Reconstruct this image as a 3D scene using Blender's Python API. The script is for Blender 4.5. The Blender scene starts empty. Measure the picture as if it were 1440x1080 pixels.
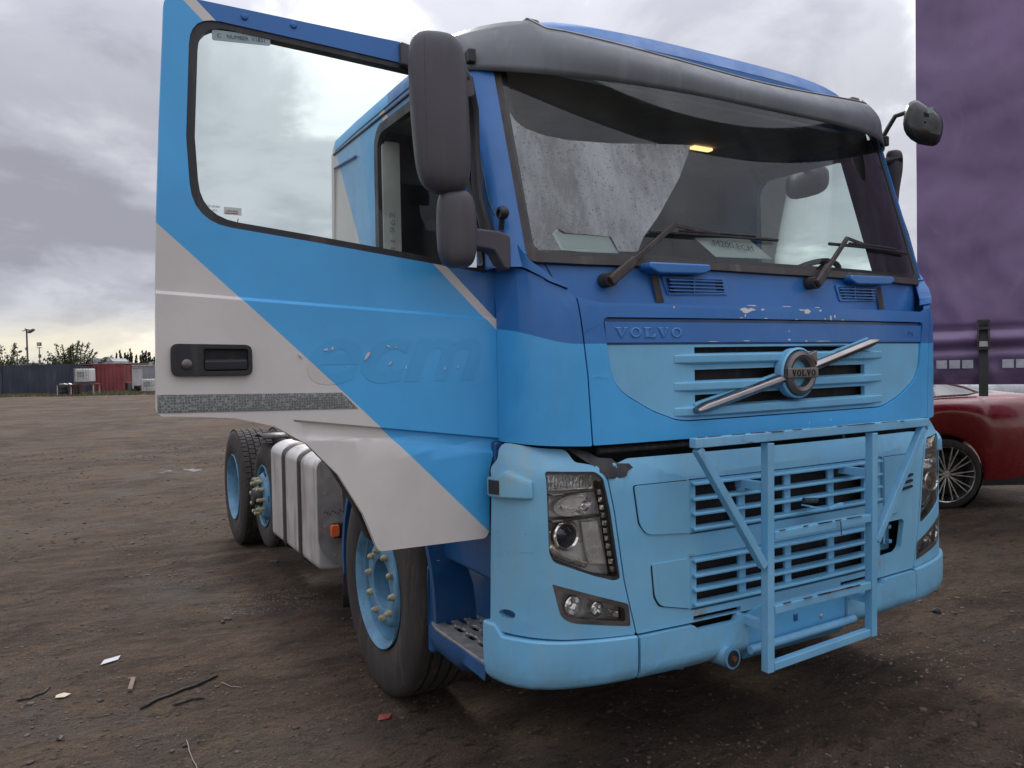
import bpy, bmesh, math, random
import numpy as np
from mathutils import Vector, Matrix
from mathutils.noise import fractal, noise as pnoise
random.seed(7)
PI = math.pi
scene = bpy.context.scene
C = scene.collection

# ---------------------------------------------------------------- camera, sky, sun, exposure
CAM = Vector((-2.4679, -2.1154, 1.5434))
YAW, PITCH, ROLL, FPX = 0.5197, -0.0231, -0.0185, 1083.57
cy, sy, cp, sp = math.cos(YAW), math.sin(YAW), math.cos(PITCH), math.sin(PITCH)
fwd = Vector((sy*cp, cy*cp, sp)); rgt = Vector((cy, -sy, 0)); up = rgt.cross(fwd)
r2 = rgt*math.cos(ROLL) + up*math.sin(ROLL); u2 = -rgt*math.sin(ROLL) + up*math.cos(ROLL)
cam = bpy.data.cameras.new('camera'); camo = bpy.data.objects.new('camera', cam); C.objects.link(camo)
M4 = Matrix((r2, u2, -fwd)).transposed().to_4x4(); M4.translation = CAM
camo.matrix_world = M4
cam.sensor_fit = 'HORIZONTAL'; cam.sensor_width = 36; cam.lens = 36*FPX/1440
cam.clip_start = .05; cam.clip_end = 3000
scene.camera = camo

OFF1 = 2.0
SUN_EL, SUN_AZ = math.radians(38), math.radians(12)      # azimuth from +y towards +x
world = bpy.data.worlds.new('World'); scene.world = world; world.use_nodes = True
def build_world():
    nt = world.node_tree; nt.nodes.clear(); N = nt.nodes.new; L = nt.links.new
    out = N('ShaderNodeOutputWorld'); bg = N('ShaderNodeBackground'); L(bg.outputs[0], out.inputs[0])
    bg.inputs[1].default_value = .1
    sky = N('ShaderNodeTexSky'); sky.sky_type = 'NISHITA'; sky.sun_disc = False
    sky.sun_elevation = SUN_EL; sky.sun_rotation = SUN_AZ
    tc = N('ShaderNodeTexCoord'); sep = N('ShaderNodeSeparateXYZ'); L(tc.outputs['Generated'], sep.inputs[0])
    def m(op, a, b=None, c=None):
        n = N('ShaderNodeMath'); n.operation = op
        for i, v in enumerate((a, b, c)):
            if v is None: continue
            if isinstance(v, (int, float)): n.inputs[i].default_value = v
            else: L(v, n.inputs[i])
        return n.outputs[0]
    z = m('MAXIMUM', sep.outputs[2], 0.0)
    den = m('ADD', z, .30)
    cx = m('DIVIDE', sep.outputs[0], den); cyy = m('DIVIDE', sep.outputs[1], den)
    cmb = N('ShaderNodeCombineXYZ'); L(cx, cmb.inputs[0]); L(cyy, cmb.inputs[1]); cmb.inputs[2].default_value = 3.7
    def noise(scale, detail, dist=0, rough=.55, off=0):
        mp = N('ShaderNodeMapping'); L(cmb.outputs[0], mp.inputs[0]); mp.inputs[1].default_value = (off, off*.7, off)
        n = N('ShaderNodeTexNoise'); L(mp.outputs[0], n.inputs['Vector']); n.inputs['Scale'].default_value = scale
        n.inputs['Detail'].default_value = detail; n.inputs['Roughness'].default_value = rough; n.inputs['Distortion'].default_value = dist
        return n.outputs[0]
    n1 = noise(1.0, 8, .5, .52, OFF1); n2 = noise(3.0, 9, .4, .58, 7.0)
    mixv = m('ADD', m('MULTIPLY', n1, .68), m('MULTIPLY', n2, .32))
    cr = N('ShaderNodeValToRGB'); L(mixv, cr.inputs[0]); cr.color_ramp.interpolation = 'EASE'
    e = cr.color_ramp.elements
    e[0].position = .37; e[0].color = (2.5, 2.55, 3.0, 1)
    e[1].position = .62; e[1].color = (7.8, 7.9, 8.3, 1)
    k = e.new(.46); k.color = (3.5, 3.6, 4.1, 1)
    k = e.new(.54); k.color = (4.5, 4.6, 5.1, 1)
    # warm break in the cloud low over the horizon
    hz = N('ShaderNodeMapRange'); L(sep.outputs[2], hz.inputs[0]); hz.interpolation_type = 'SMOOTHSTEP'
    hz.inputs[1].default_value = .02; hz.inputs[2].default_value = .09; hz.inputs[3].default_value = .85; hz.inputs[4].default_value = 0
    hm = N('ShaderNodeMix'); hm.data_type = 'RGBA'; L(m('MULTIPLY', hz.outputs[0], m('MULTIPLY_ADD', n2, 1.6, -.05)), hm.inputs[0])
    L(cr.outputs[0], hm.inputs[6]); hm.inputs[7].default_value = (7.4, 6.7, 4.9, 1)
    # thin holes of blue between the clouds
    gap = N('ShaderNodeMapRange'); L(noise(1.1, 5, .2, .5, 11.0), gap.inputs[0]); gap.interpolation_type = 'SMOOTHSTEP'
    gap.inputs[1].default_value = .66; gap.inputs[2].default_value = .74; gap.inputs[3].default_value = 0; gap.inputs[4].default_value = .5
    sk = N('ShaderNodeMix'); sk.data_type = 'RGBA'; L(gap.outputs[0], sk.inputs[0]); L(hm.outputs[2], sk.inputs[6])
    sc = N('ShaderNodeVectorMath'); sc.operation = 'SCALE'; L(sky.outputs[0], sc.inputs[0]); sc.inputs[3].default_value = 1.6
    L(sc.outputs[0], sk.inputs[7])
    # an overcast sky is brightest overhead
    ov = N('ShaderNodeMapRange'); L(sep.outputs[2], ov.inputs[0]); ov.inputs[1].default_value = .3; ov.inputs[2].default_value = 1; ov.inputs[3].default_value = 1; ov.inputs[4].default_value = 2.8
    fin = N('ShaderNodeVectorMath'); fin.operation = 'SCALE'; L(sk.outputs[2], fin.inputs[0]); L(ov.outputs[0], fin.inputs[3])
    L(fin.outputs[0], bg.inputs[0])
build_world()
sl = bpy.data.lights.new('sun', 'SUN'); sl.energy = 1.5; sl.angle = math.radians(13); sl.color = (1, .95, .88)
so = bpy.data.objects.new('sun', sl); C.objects.link(so)
sdir = Vector((math.sin(SUN_AZ)*math.cos(SUN_EL), math.cos(SUN_AZ)*math.cos(SUN_EL), math.sin(SUN_EL)))
so.rotation_euler = sdir.to_track_quat('Z', 'Y').to_euler()
scene.view_settings.view_transform = 'Standard'; scene.view_settings.look = 'None'
scene.view_settings.gamma = 1; scene.view_settings.use_curve_mapping = False
scene.view_settings.exposure = 0.5
scene.render.engine = 'CYCLES'

# ---------------------------------------------------------------- materials
class NT:
    def __init__(s, name):
        s.m = bpy.data.materials.new(name); s.m.use_nodes = True; s.t = s.m.node_tree
        s.t.nodes.clear(); s.out = s.N('ShaderNodeOutputMaterial')
        s._c = None
    def N(s, t): return s.t.nodes.new(t)
    def L(s, a, b): s.t.links.new(a, b)
    def coord(s, kind='Object'):
        if s._c is None: s._c = s.N('ShaderNodeTexCoord')
        return s._c.outputs[kind]
    def xyz(s):
        n = s.N('ShaderNodeSeparateXYZ'); s.L(s.coord(), n.inputs[0]); return n.outputs
    def val(s, sock, v):
        if isinstance(v, (int, float)): sock.default_value = v
        elif isinstance(v, (tuple, list)): sock.default_value = tuple(v) if len(v) == 4 or sock.type == 'VECTOR' else (*v, 1)
        else: s.L(v, sock)
    def math(s, op, a, b=None, c=None):
        n = s.N('ShaderNodeMath'); n.operation = op
        for i, v in enumerate((a, b, c)):
            if v is not None: s.val(n.inputs[i], v)
        return n.outputs[0]
    def noise(s, scale, detail=4, rough=.5, dist=0, stretch=None, rot=None):
        v = s.coord()
        if stretch or rot:
            mp = s.N('ShaderNodeMapping'); s.L(v, mp.inputs[0])
            if stretch: mp.inputs['Scale'].default_value = stretch
            if rot: mp.inputs['Rotation'].default_value = rot
            v = mp.outputs[0]
        n = s.N('ShaderNodeTexNoise'); s.L(v, n.inputs['Vector'])
        n.inputs['Scale'].default_value = scale; n.inputs['Detail'].default_value = detail
        n.inputs['Roughness'].default_value = rough; n.inputs['Distortion'].default_value = dist
        return n.outputs[0]
    def rng(s, v, a, b, c=0., d=1., smooth=True):
        n = s.N('ShaderNodeMapRange'); s.L(v, n.inputs[0])
        if smooth: n.interpolation_type = 'SMOOTHSTEP'
        for i, x in enumerate((a, b, c, d)): n.inputs[i+1].default_value = x
        return n.outputs[0]
    def mix(s, f, a, b):
        n = s.N('ShaderNodeMix'); n.data_type = 'RGBA'
        s.val(n.inputs[0], f); s.val(n.inputs[6], a); s.val(n.inputs[7], b); return n.outputs[2]
    def bump(s, h, strength=.3, dist=.01):
        n = s.N('ShaderNodeBump'); s.L(h, n.inputs['Height']); n.inputs['Strength'].default_value = strength
        n.inputs['Distance'].default_value = dist; return n.outputs[0]
    def bsdf(s, col, rough=.5, metal=0, normal=None, coat=0, spec=.5, emit=None, estr=0):
        b = s.N('ShaderNodeBsdfPrincipled')
        s.val(b.inputs['Base Color'], col); s.val(b.inputs['Roughness'], rough); s.val(b.inputs['Metallic'], metal)
        s.val(b.inputs['Coat Weight'], coat); b.inputs['Coat Roughness'].default_value = .12
        b.inputs['Specular IOR Level'].default_value = spec
        if normal is not None: s.L(normal, b.inputs['Normal'])
        if emit: s.val(b.inputs['Emission Color'], emit); b.inputs['Emission Strength'].default_value = estr
        return b.outputs[0]
    def done(s, sh): s.L(sh, s.out.inputs[0]); return s.m
DUST = (.17, .14, .115)
def pm(name, col, rough=.5, metal=0, var=.12, dirt=.15, scale=3., bump=.15, coat=0, bscale=60, dirtcol=DUST, spec=.5):
    """plain procedural surface: tone drift, streaky grime, fine relief"""
    t = NT(name)
    n = t.noise(scale, 5, .6); st = t.noise(scale*1.7, 6, .6, .4, (3, 3, .35))
    dark = tuple(c*(1-var*1.6) for c in col); lite = tuple(min(1, c*(1+var)) for c in col)
    c = t.mix(t.rng(n, .3, .7), dark, lite)
    g = t.math('MULTIPLY', t.rng(st, .5, .75), dirt)
    c = t.mix(g, c, dirtcol)
    r = t.rng(t.noise(scale*4, 5, .65), .3, .75, max(.02, rough-.09), min(1, rough+.14))
    nb = t.bump(t.noise(bscale, 3, .6), bump, .002 if bscale > 35 else .03) if bump else None
    return t.done(t.bsdf(c, r, metal, nb, coat, spec))
LB = (.060, .39, .78); DB = (.022, .150, .44); WH = (.63, .59, .56); PALE = (.16, .43, .66); DEEP = (.008, .072, .195)
def livery(name, expr, rough=.38, dirt=.08, rust=0, coat=.25):
    """flat printed colour fields; expr(t) gives the colour socket"""
    t = NT(name)
    c = expr(t)
    n = t.noise(2.2, 5, .6)
    dk = t.N('ShaderNodeHueSaturation'); t.L(c, dk.inputs['Color']); t.L(t.rng(n, .3, .7, .9, 1.06), dk.inputs['Value'])
    c = dk.outputs[0]
    st = t.noise(5, 6, .65, .5, (3, 3, .3))
    c = t.mix(t.math('MULTIPLY', t.rng(st, .52, .8), dirt), c, DUST)
    sp_ = t.noise(140, 2, .5); sp2 = t.noise(3.1, 3, .5)
    c = t.mix(t.math('MULTIPLY', t.rng(sp_, .70, .74), t.rng(sp2, .5, .7, 0, .5)), c, (.05, .05, .05))
    if rust:
        rn = t.noise(9, 6, .7); rm = t.noise(1.7, 2, .5)
        c = t.mix(t.math('MULTIPLY', t.rng(rn, .62, .70), t.rng(rm, .55, .7, 0, rust)), c, (.16, .06, .02))
    r = t.rng(t.noise(7, 5, .65), .3, .75, rough-.1, rough+.15)
    nb = t.bump(t.noise(1.6, 2, .4), .10, .03)
    return t.done(t.bsdf(c, r, 0, nb, coat))
def step(t, v, edge, w=.0015): return t.rng(v, edge-w, edge+w)

M = {}
M['black'] = pm('black_plastic', (.02, .02, .024), .5, dirt=.25, bump=.4, bscale=220)
M['mirror_shell'] = pm('grey_black_grained_plastic', (.066, .060, .072), .48, dirt=.2, bump=.6, bscale=260)
M['visor'] = pm('smoked_acrylic', (.125, .135, .15), .42, dirt=.45, coat=.0, bump=.03, dirtcol=(.2, .2, .2))
M['rubber'] = pm('tyre_rubber', (.030, .026, .024), .85, dirt=.5, scale=4, bump=.6, bscale=70, dirtcol=(.105, .082, .062))
M['seal'] = pm('weathered_rubber_seal', (.045, .036, .034), .6, dirt=.4)
M['dark'] = pm('dark_void', (.008, .008, .010), .7, dirt=.2)
M['deep'] = livery('deep_blue_paint', lambda t: t.mix(t.rng(t.noise(6, 3), .3, .7), DEEP, (.012, .085, .24)), .38, .2)
M['blue'] = livery('dark_blue_paint', lambda t: t.mix(0, DB, DB), .42, .1)
M['light'] = livery('light_blue_paint', lambda t: t.mix(0, LB, LB), .4, .08)
def pale_expr(t):
    X = t.xyz(); c = t.mix(t.rng(t.noise(3, 4), .35, .7), PALE, (.19, .45, .64))
    # algae film on the top corner and round the side lamp, rust weeping from the grille corners
    al = t.math('MULTIPLY', t.rng(X[0], -.98, -1.12), t.math('MULTIPLY', t.rng(X[2], 1.02, 1.24), t.rng(t.noise(7, 5, .6, .5), .35, .62)))
    c = t.mix(t.math('MULTIPLY', al, .75), c, (.34, .40, .27))
    for cx_, cz_ in ((-.525, .635), (.515, .665), (-.50, .63)):
        dx = t.math('ABSOLUTE', t.math('SUBTRACT', X[0], cx_)); dz_ = t.math('ABSOLUTE', t.math('SUBTRACT', X[2], cz_))
        m_ = t.math('MULTIPLY', t.rng(dx, .035, .0), t.math('MULTIPLY', t.rng(dz_, .04, .0), t.rng(t.noise(30, 4), .35, .6)))
        c = t.mix(t.math('MULTIPLY', m_, .8), c, (.33, .20, .06))
    sk = t.noise(6, 6, .65, .2, (5, 5, .22)); c = t.mix(t.math('MULTIPLY', t.rng(sk, .5, .72), .28), c, (.30, .40, .42))
    lo = t.math('MULTIPLY', t.rng(X[2], .62, .40), t.rng(t.noise(9, 5, .6), .35, .7)); return t.mix(t.math('MULTIPLY', lo, .55), c, (.12, .15, .16))
M['pale'] = livery('faded_pale_blue_paint', pale_expr, .5, .22, .5, .03)
M['plateblue'] = livery('plate_holder_blue', lambda t: t.mix(t.rng(t.noise(3, 4), .35, .7), (.10, .38, .66), (.13, .41, .66)), .5, .15)
M['guard'] = livery('guard_paint', lambda t: t.mix(t.rng(t.noise(5, 4), .35, .7), (.15, .40, .62), (.20, .45, .66)), .45, .3, .9, .1)
M['grille'] = pm('pale_blue_plastic', (.175, .45, .67), .5, dirt=.12, var=.06)
M['white'] = livery('off_white_paint', lambda t: t.mix(0, WH, WH), .45, .12)
M['wheelblue'] = pm('chalky_blue_wheel_paint', (.095, .25, .39), .55, dirt=1.0, var=.2, scale=9)
M['chrome'] = pm('dull_chrome', (.27, .25, .25), .24, 1, dirt=.1, bump=.05)
M['bowl'] = pm('headlamp_bowl', (.88, .87, .86), .30, .35, dirt=.03, bump=.35, bscale=9)
M['reflector'] = pm('lamp_reflector', (.93, .93, .93), .18, .9, dirt=.0, bump=.4, bscale=14, var=.02)
M['satin'] = pm('satin_grey_metal', (.20, .185, .18), .35, .8, dirt=.2, bump=.2)
M['alu'] = pm('weathered_aluminium', (.46, .44, .42), .42, .7, dirt=.5, scale=6, bump=.2)
M['steel'] = pm('dirty_chassis_steel', (.05, .048, .05), .6, .3, dirt=.7, scale=7)
M['rust'] = pm('rusty_steel', (.13, .06, .03), .8, .2, var=.4, dirt=.4, scale=20, bump=.6)
M['tank'] = pm('painted_white_tank', (.47, .455, .44), .4, dirt=.8, scale=2.5, coat=.2)
M['plate'] = pm('grey_side_plate', (.36, .35, .34), .5, .5, dirt=.5, scale=5)
M['yellow'] = pm('yellowed_nut_cap', (.40, .36, .22), .55, var=.35, dirt=.8, scale=40)
M['interior'] = pm('dark_cab_trim', (.035, .036, .04), .7, dirt=.1)
M['curtain_trim'] = pm('grey_cab_curtain', (.11, .105, .12), .9, dirt=.1)
M['lining'] = pm('light_cab_lining', (.55, .55, .52), .7, dirt=.2)
M['paper'] = pm('paper', (.70, .74, .72), .8, var=.04, dirt=.05)
M['card'] = pm('torn_card', (.55, .47, .36), .85, dirt=.3)
M['ink'] = pm('ink', (.05, .07, .10), .6)
M['amber'] = pm('amber_lens', (.75, .14, .03), .25, coat=.5, dirt=.05)
def glass(name, tint, rough=.0, refl=1.0, drops=False, film=0, filmcol=(.5, .52, .54)):
    t = NT(name)
    tr = t.N('ShaderNodeBsdfTransparent'); tr.inputs[0].default_value = (*tint, 1)
    gl = t.N('ShaderNodeBsdfGlossy'); gl.inputs['Roughness'].default_value = rough
    fr = t.N('ShaderNodeFresnel'); fr.inputs[0].default_value = 1.5
    mx = t.N('ShaderNodeMixShader'); f = t.math('MULTIPLY', fr.outputs[0], refl)
    if drops:
        v = t.N('ShaderNodeTexVoronoi'); v.inputs['Scale'].default_value = 120; t.L(t.coord(), v.inputs['Vector']); v.inputs['Randomness'].default_value = 1
        d = t.math('SUBTRACT', .26, v.outputs['Distance']); d = t.math('MAXIMUM', d, 0)
        d = t.math('MULTIPLY', d, t.rng(t.noise(6, 4), .45, .6))
        b = t.bump(d, .12, .01); t.L(b, gl.inputs['Normal']); t.L(b, fr.inputs['Normal'])
    t.L(f, mx.inputs[0]); t.L(tr.outputs[0], mx.inputs[1]); t.L(gl.outputs[0], mx.inputs[2]); sh = mx.outputs[0]
    if film:
        df = t.N('ShaderNodeBsdfDiffuse'); df.inputs[0].default_value = (*filmcol, 1)
        m2 = t.N('ShaderNodeMixShader')
        n = t.noise(2.5, 6, .65, .6, (2.5, 2.5, .7))
        t.L(t.rng(n, .35, .75, film*.4, film*1.5), m2.inputs[0]); t.L(sh, m2.inputs[1]); t.L(df.outputs[0], m2.inputs[2]); sh = m2.outputs[0]
    return t.done(sh)
M['windscreen'] = glass('wet_windscreen_glass', (.80, .88, .86), .02, 1.0, True, .03)
M['window'] = glass('side_window_glass', (.86, .95, .91), .0, .9, False, .02)
M['lens'] = glass('clear_lamp_lens', (.98, .98, .97), .02, 1.6)
def reflection_mat():  # pale streaky coat, painted to imitate sky reflected in the windscreen
    t = NT('painted_sky_reflection')
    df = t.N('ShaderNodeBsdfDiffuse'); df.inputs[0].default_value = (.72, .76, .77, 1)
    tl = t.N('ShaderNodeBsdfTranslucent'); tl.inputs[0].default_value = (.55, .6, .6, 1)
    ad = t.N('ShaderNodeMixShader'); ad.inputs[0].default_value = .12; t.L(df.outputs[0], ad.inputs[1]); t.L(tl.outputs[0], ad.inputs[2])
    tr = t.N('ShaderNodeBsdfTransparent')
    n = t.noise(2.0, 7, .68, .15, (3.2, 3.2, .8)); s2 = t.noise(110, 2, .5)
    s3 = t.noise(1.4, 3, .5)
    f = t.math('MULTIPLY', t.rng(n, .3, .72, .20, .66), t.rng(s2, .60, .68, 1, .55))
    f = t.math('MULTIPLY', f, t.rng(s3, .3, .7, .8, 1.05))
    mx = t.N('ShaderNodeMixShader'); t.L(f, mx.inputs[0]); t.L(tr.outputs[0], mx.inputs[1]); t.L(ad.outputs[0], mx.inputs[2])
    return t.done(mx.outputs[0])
M['sky_reflection'] = reflection_mat()
def emat(name, col, s):
    t = NT(name); e = t.N('ShaderNodeEmission'); e.inputs[0].default_value = (*col, 1); e.inputs[1].default_value = s
    return t.done(e.outputs[0])
M['warmlamp'] = emat('lit_interior_lamp', (1, .55, .22), 1.6)

# ---------------------------------------------------------------- helpers
def link(o, parent=None):
    C.objects.link(o)
    if parent: o.parent = parent
    return o
def tag(o, label=None, cat=None, group=None, kind=None):
    if label: o['label'] = label
    if cat: o['category'] = cat
    if group: o['group'] = group
    if kind: o['kind'] = kind
    return o
def empty(name, loc=(0, 0, 0), rz=0, label=None, cat=None, group=None):
    o = bpy.data.objects.new(name, None); C.objects.link(o); o.location = loc; o.rotation_euler = (0, 0, rz)
    o.empty_display_size = .1
    return tag(o, label, cat, group)
def mobj(name, verts, faces, mat, parent=None, smooth=False, bevel=0, loc=None, angle=35, seg=2, rot=None):
    me = bpy.data.meshes.new(name); me.from_pydata([tuple(v) for v in verts], [], faces)
    me.materials.append(mat if not isinstance(mat, str) else M[mat])
    bm = bmesh.new(); bm.from_mesh(me); bmesh.ops.recalc_face_normals(bm, faces=bm.faces); bm.to_mesh(me); bm.free()
    o = bpy.data.objects.new(name, me); link(o, parent)
    if loc: o.location = loc
    if rot: o.rotation_euler = rot
    if smooth or bevel:
        me.shade_smooth()
        if not bevel: me.set_sharp_from_angle(angle=math.radians(angle))
    if bevel:
        b = o.modifiers.new('bevel', 'BEVEL'); b.width = bevel; b.segments = seg; b.limit_method = 'ANGLE'; b.angle_limit = math.radians(angle)
        w = o.modifiers.new('normals', 'WEIGHTED_NORMAL'); w.keep_sharp = False
    return o
class MB:
    def __init__(s): s.v = []; s.f = []
    def add(s, vs, fs):
        k = len(s.v); s.v += [Vector(v) for v in vs]; s.f += [tuple(i+k for i in f) for f in fs]; return s
    def box(s, c, size, rot=None):
        h = [x/2 for x in size]; vs = []
        for dz in (-1, 1):
            for dx, dy in ((-1, -1), (1, -1), (1, 1), (-1, 1)):
                p = Vector((dx*h[0], dy*h[1], dz*h[2]))
                if rot is not None: p = rot @ p
                vs.append(p+Vector(c))
        return s.add(vs, [(0, 3, 2, 1), (4, 5, 6, 7), (0, 1, 5, 4), (1, 2, 6, 5), (2, 3, 7, 6), (3, 0, 4, 7)])
    def span(s, a, b): return s.box([(p+q)/2 for p, q in zip(a, b)], [abs(q-p) for p, q in zip(a, b)])
    def beam(s, p, q, w, h, upv=(0, 0, 1)):
        p, q = Vector(p), Vector(q); d = (q-p); L = d.length; d.normalize()
        x = d.cross(Vector(upv)); 
        if x.length < 1e-4: x = d.cross(Vector((1, 0, 0)))
        x.normalize(); z = x.cross(d)
        R = Matrix((x, d, z)).transposed()
        return s.box((p+q)/2, (w, L, h), R)
    def tube(s, pts, r, n=10, cap=True):
        pts = [Vector(p) for p in pts]; rs = r if isinstance(r, (list, tuple)) else [r]*len(pts)
        k0 = len(s.v); prev = None
        for i, p in enumerate(pts):
            d = (pts[min(i+1, len(pts)-1)]-pts[max(i-1, 0)]).normalized()
            a = prev if prev is not None else (Vector((0, 0, 1)) if abs(d.z) < .9 else Vector((1, 0, 0)))
            x = (a - d*a.dot(d)).normalized(); prev = x; y = d.cross(x)
            for j in range(n):
                t = 2*PI*j/n; s.v.append(p + (x*math.cos(t)+y*math.sin(t))*rs[i])
        for i in range(len(pts)-1):
            for j in range(n):
                s.f.append((k0+i*n+j, k0+i*n+(j+1) % n, k0+(i+1)*n+(j+1) % n, k0+(i+1)*n+j))
        if cap: s.f.append(tuple(k0+j for j in range(n))); s.f.append(tuple(k0+(len(pts)-1)*n+j for j in reversed(range(n))))
        return s
    def lathe(s, prof, c=(0, 0, 0), axis='x', n=48, closed=False):
        """prof: list of (axial, radius)"""
        k0 = len(s.v); m = len(prof); c = Vector(c)
        for i in range(n):
            t = 2*PI*i/n; ct, st = math.cos(t), math.sin(t)
            for a, r in prof:
                p = {'x': (a, r*ct, r*st), 'y': (r*ct, a, r*st), 'z': (r*ct, r*st, a)}[axis]
                s.v.append(c+Vector(p))
        for i in range(n):
            for j in range(m if closed else m-1):
                a = k0+i*m+j; b = k0+i*m+(j+1) % m; c2 = k0+((i+1) % n)*m+(j+1) % m; d = k0+((i+1) % n)*m+j
                s.f.append((a, b, c2, d))
        return s
    def prism(s, outline, f0, f1):
        """outline 2-D; f0/f1 map (a,b) to the two 3-D caps"""
        k = len(s.v); n = len(outline)
        s.v += [Vector(f0(a, b)) for a, b in outline] + [Vector(f1(a, b)) for a, b in outline]
        s.f.append(tuple(range(k, k+n))); s.f.append(tuple(reversed(range(k+n, k+2*n))))
        for i in range(n): s.f.append((k+i, k+(i+1) % n, k+n+(i+1) % n, k+n+i))
        return s
    def rows(s, rows, closed=False):
        k = len(s.v); n = len(rows[0]); 
        for r in rows: s.v += [Vector(p) for p in r]
        for i in range(len(rows)-1):
            for j in range(n if closed else n-1):
                s.f.append((k+i*n+j, k+i*n+(j+1) % n, k+(i+1)*n+(j+1) % n, k+(i+1)*n+j))
        return s
    def build(s, name, mat, parent=None, **kw): return mobj(name, s.v, s.f, mat, parent, **kw)
def rnd(pts, r, n=4):
    """round the corners of a 2-D outline"""
    out = []; m = len(pts)
    for i in range(m):
        p0, p, p1 = (Vector(pts[i-1]), Vector(pts[i]), Vector(pts[(i+1) % m]))
        rr = r[i] if isinstance(r, (list, tuple)) else r
        a = (p0-p); b = (p1-p); k = min(rr, a.length*.45, b.length*.45)
        if rr <= 0 or k < 1e-4: out.append(tuple(p)); continue
        A = p+a.normalized()*k; B = p+b.normalized()*k
        for j in range(n+1):
            t = j/n; out.append(tuple((1-t)**2*A+2*t*(1-t)*p+t*t*B))
    return out
def panel(name, outer, mapf, mat, parent, holes=(), thick=.02, out=(0, -1, 0), du=.05, dv=.1, bevel=.003, seg=2, creases=()):
    """sheet cut to an outline (with holes), bent by mapf, given thickness"""
    bm = bmesh.new()
    for loop in [outer]+list(holes):
        vs = [bm.verts.new((a, b, 0)) for a, b in loop]
        for i in range(len(vs)): bm.edges.new((vs[i], vs[(i+1) % len(vs)]))
    bmesh.ops.triangle_fill(bm, use_beauty=True, use_dissolve=False, edges=bm.edges[:])
    def inside(p, loop):
        c = False; j = len(loop)-1
        for i in range(len(loop)):
            if (loop[i][1] > p[1]) != (loop[j][1] > p[1]) and p[0] < (loop[j][0]-loop[i][0])*(p[1]-loop[i][1])/(loop[j][1]-loop[i][1])+loop[i][0]: c = not c
            j = i
        return c
    kill = [f for f in bm.faces if (lambda q: not inside(q, outer) or any(inside(q, h) for h in holes))(f.calc_center_median())]
    if kill: bmesh.ops.delete(bm, geom=kill, context='FACES_ONLY')
    us = [p[0] for p in outer]; vs_ = [p[1] for p in outer]
    def cuts(lo, hi, d): k = math.ceil(lo/d+1e-6); return [k*d+i*d for i in range(int((hi-k*d)/d)+1)]
    if du:
        for x in cuts(min(us), max(us), du):
            bmesh.ops.bisect_plane(bm, geom=bm.verts[:]+bm.edges[:]+bm.faces[:], plane_co=(x+1e-5, 0, 0), plane_no=(1, 0, 0), dist=1e-6)
    if dv:
        for z in cuts(min(vs_), max(vs_), dv):
            bmesh.ops.bisect_plane(bm, geom=bm.verts[:]+bm.edges[:]+bm.faces[:], plane_co=(0, z+1e-5, 0), plane_no=(0, 1, 0), dist=1e-6)
    for (x0, z0), sl_ in creases:
        bmesh.ops.bisect_plane(bm, geom=bm.verts[:]+bm.edges[:]+bm.faces[:], plane_co=(x0, z0, 0), plane_no=(-sl_, 1, 0) if sl_ is not None else (1, 0, 0), dist=1e-6)
    bmesh.ops.dissolve_degenerate(bm, dist=1e-5, edges=bm.edges[:])
    for v in bm.verts: v.co = Vector(mapf(v.co.x, v.co.y))
    bmesh.ops.recalc_face_normals(bm, faces=bm.faces)
    bm.normal_update()
    s = sum((f.normal*f.calc_area() for f in bm.faces), Vector())
    if s.dot(Vector(out)) < 0: bmesh.ops.reverse_faces(bm, faces=bm.faces)
    me = bpy.data.meshes.new(name); bm.to_mesh(me); bm.free()
    me.materials.append(mat if not isinstance(mat, str) else M[mat]); me.shade_smooth()
    o = bpy.data.objects.new(name, me); link(o, parent)
    if thick:
        m = o.modifiers.new('solid', 'SOLIDIFY'); m.thickness = thick; m.offset = -1
    if bevel:
        b = o.modifiers.new('bevel', 'BEVEL'); b.width = bevel; b.segments = seg; b.limit_method = 'ANGLE'; b.angle_limit = math.radians(40)
    if thick or bevel:
        w = o.modifiers.new('normals', 'WEIGHTED_NORMAL'); w.keep_sharp = False
    return o
def copy_tree(o, parent=None):
    c = o.copy(); C.objects.link(c)
    if parent: c.parent = parent
    for ch in list(o.children): copy_tree(ch, c)
    return c
def text_obj(name, s, size, mat, parent, loc, rot, extrude=.001, bold=0, shear=0, align='CENTER', scale=(1, 1, 1)):
    cu = bpy.data.curves.new(name, 'FONT'); cu.body = s; cu.size = size; cu.extrude = extrude; cu.offset = bold; cu.shear = shear
    cu.align_x = align; cu.align_y = 'CENTER'
    tmp = bpy.data.objects.new('tmp', cu); C.objects.link(tmp)
    dg = bpy.context.evaluated_depsgraph_get(); me = bpy.data.meshes.new_from_object(tmp.evaluated_get(dg))
    bpy.data.objects.remove(tmp)
    me.materials.clear(); me.materials.append(M[mat] if isinstance(mat, str) else mat); me.name = name
    me.transform(Matrix.Translation(loc) @ Matrix.Rotation(rot[2], 4, 'Z') @ Matrix.Rotation(rot[1], 4, 'Y') @ Matrix.Rotation(rot[0], 4, 'X') @ Matrix.Diagonal((*scale, 1)))
    o = bpy.data.objects.new(name, me); link(o, parent)
    return o
def mir(pts): return [(-a, b) for a, b in reversed(pts)]
FACE = (PI/2, 0, 0)       # text standing up and facing -y

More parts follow.
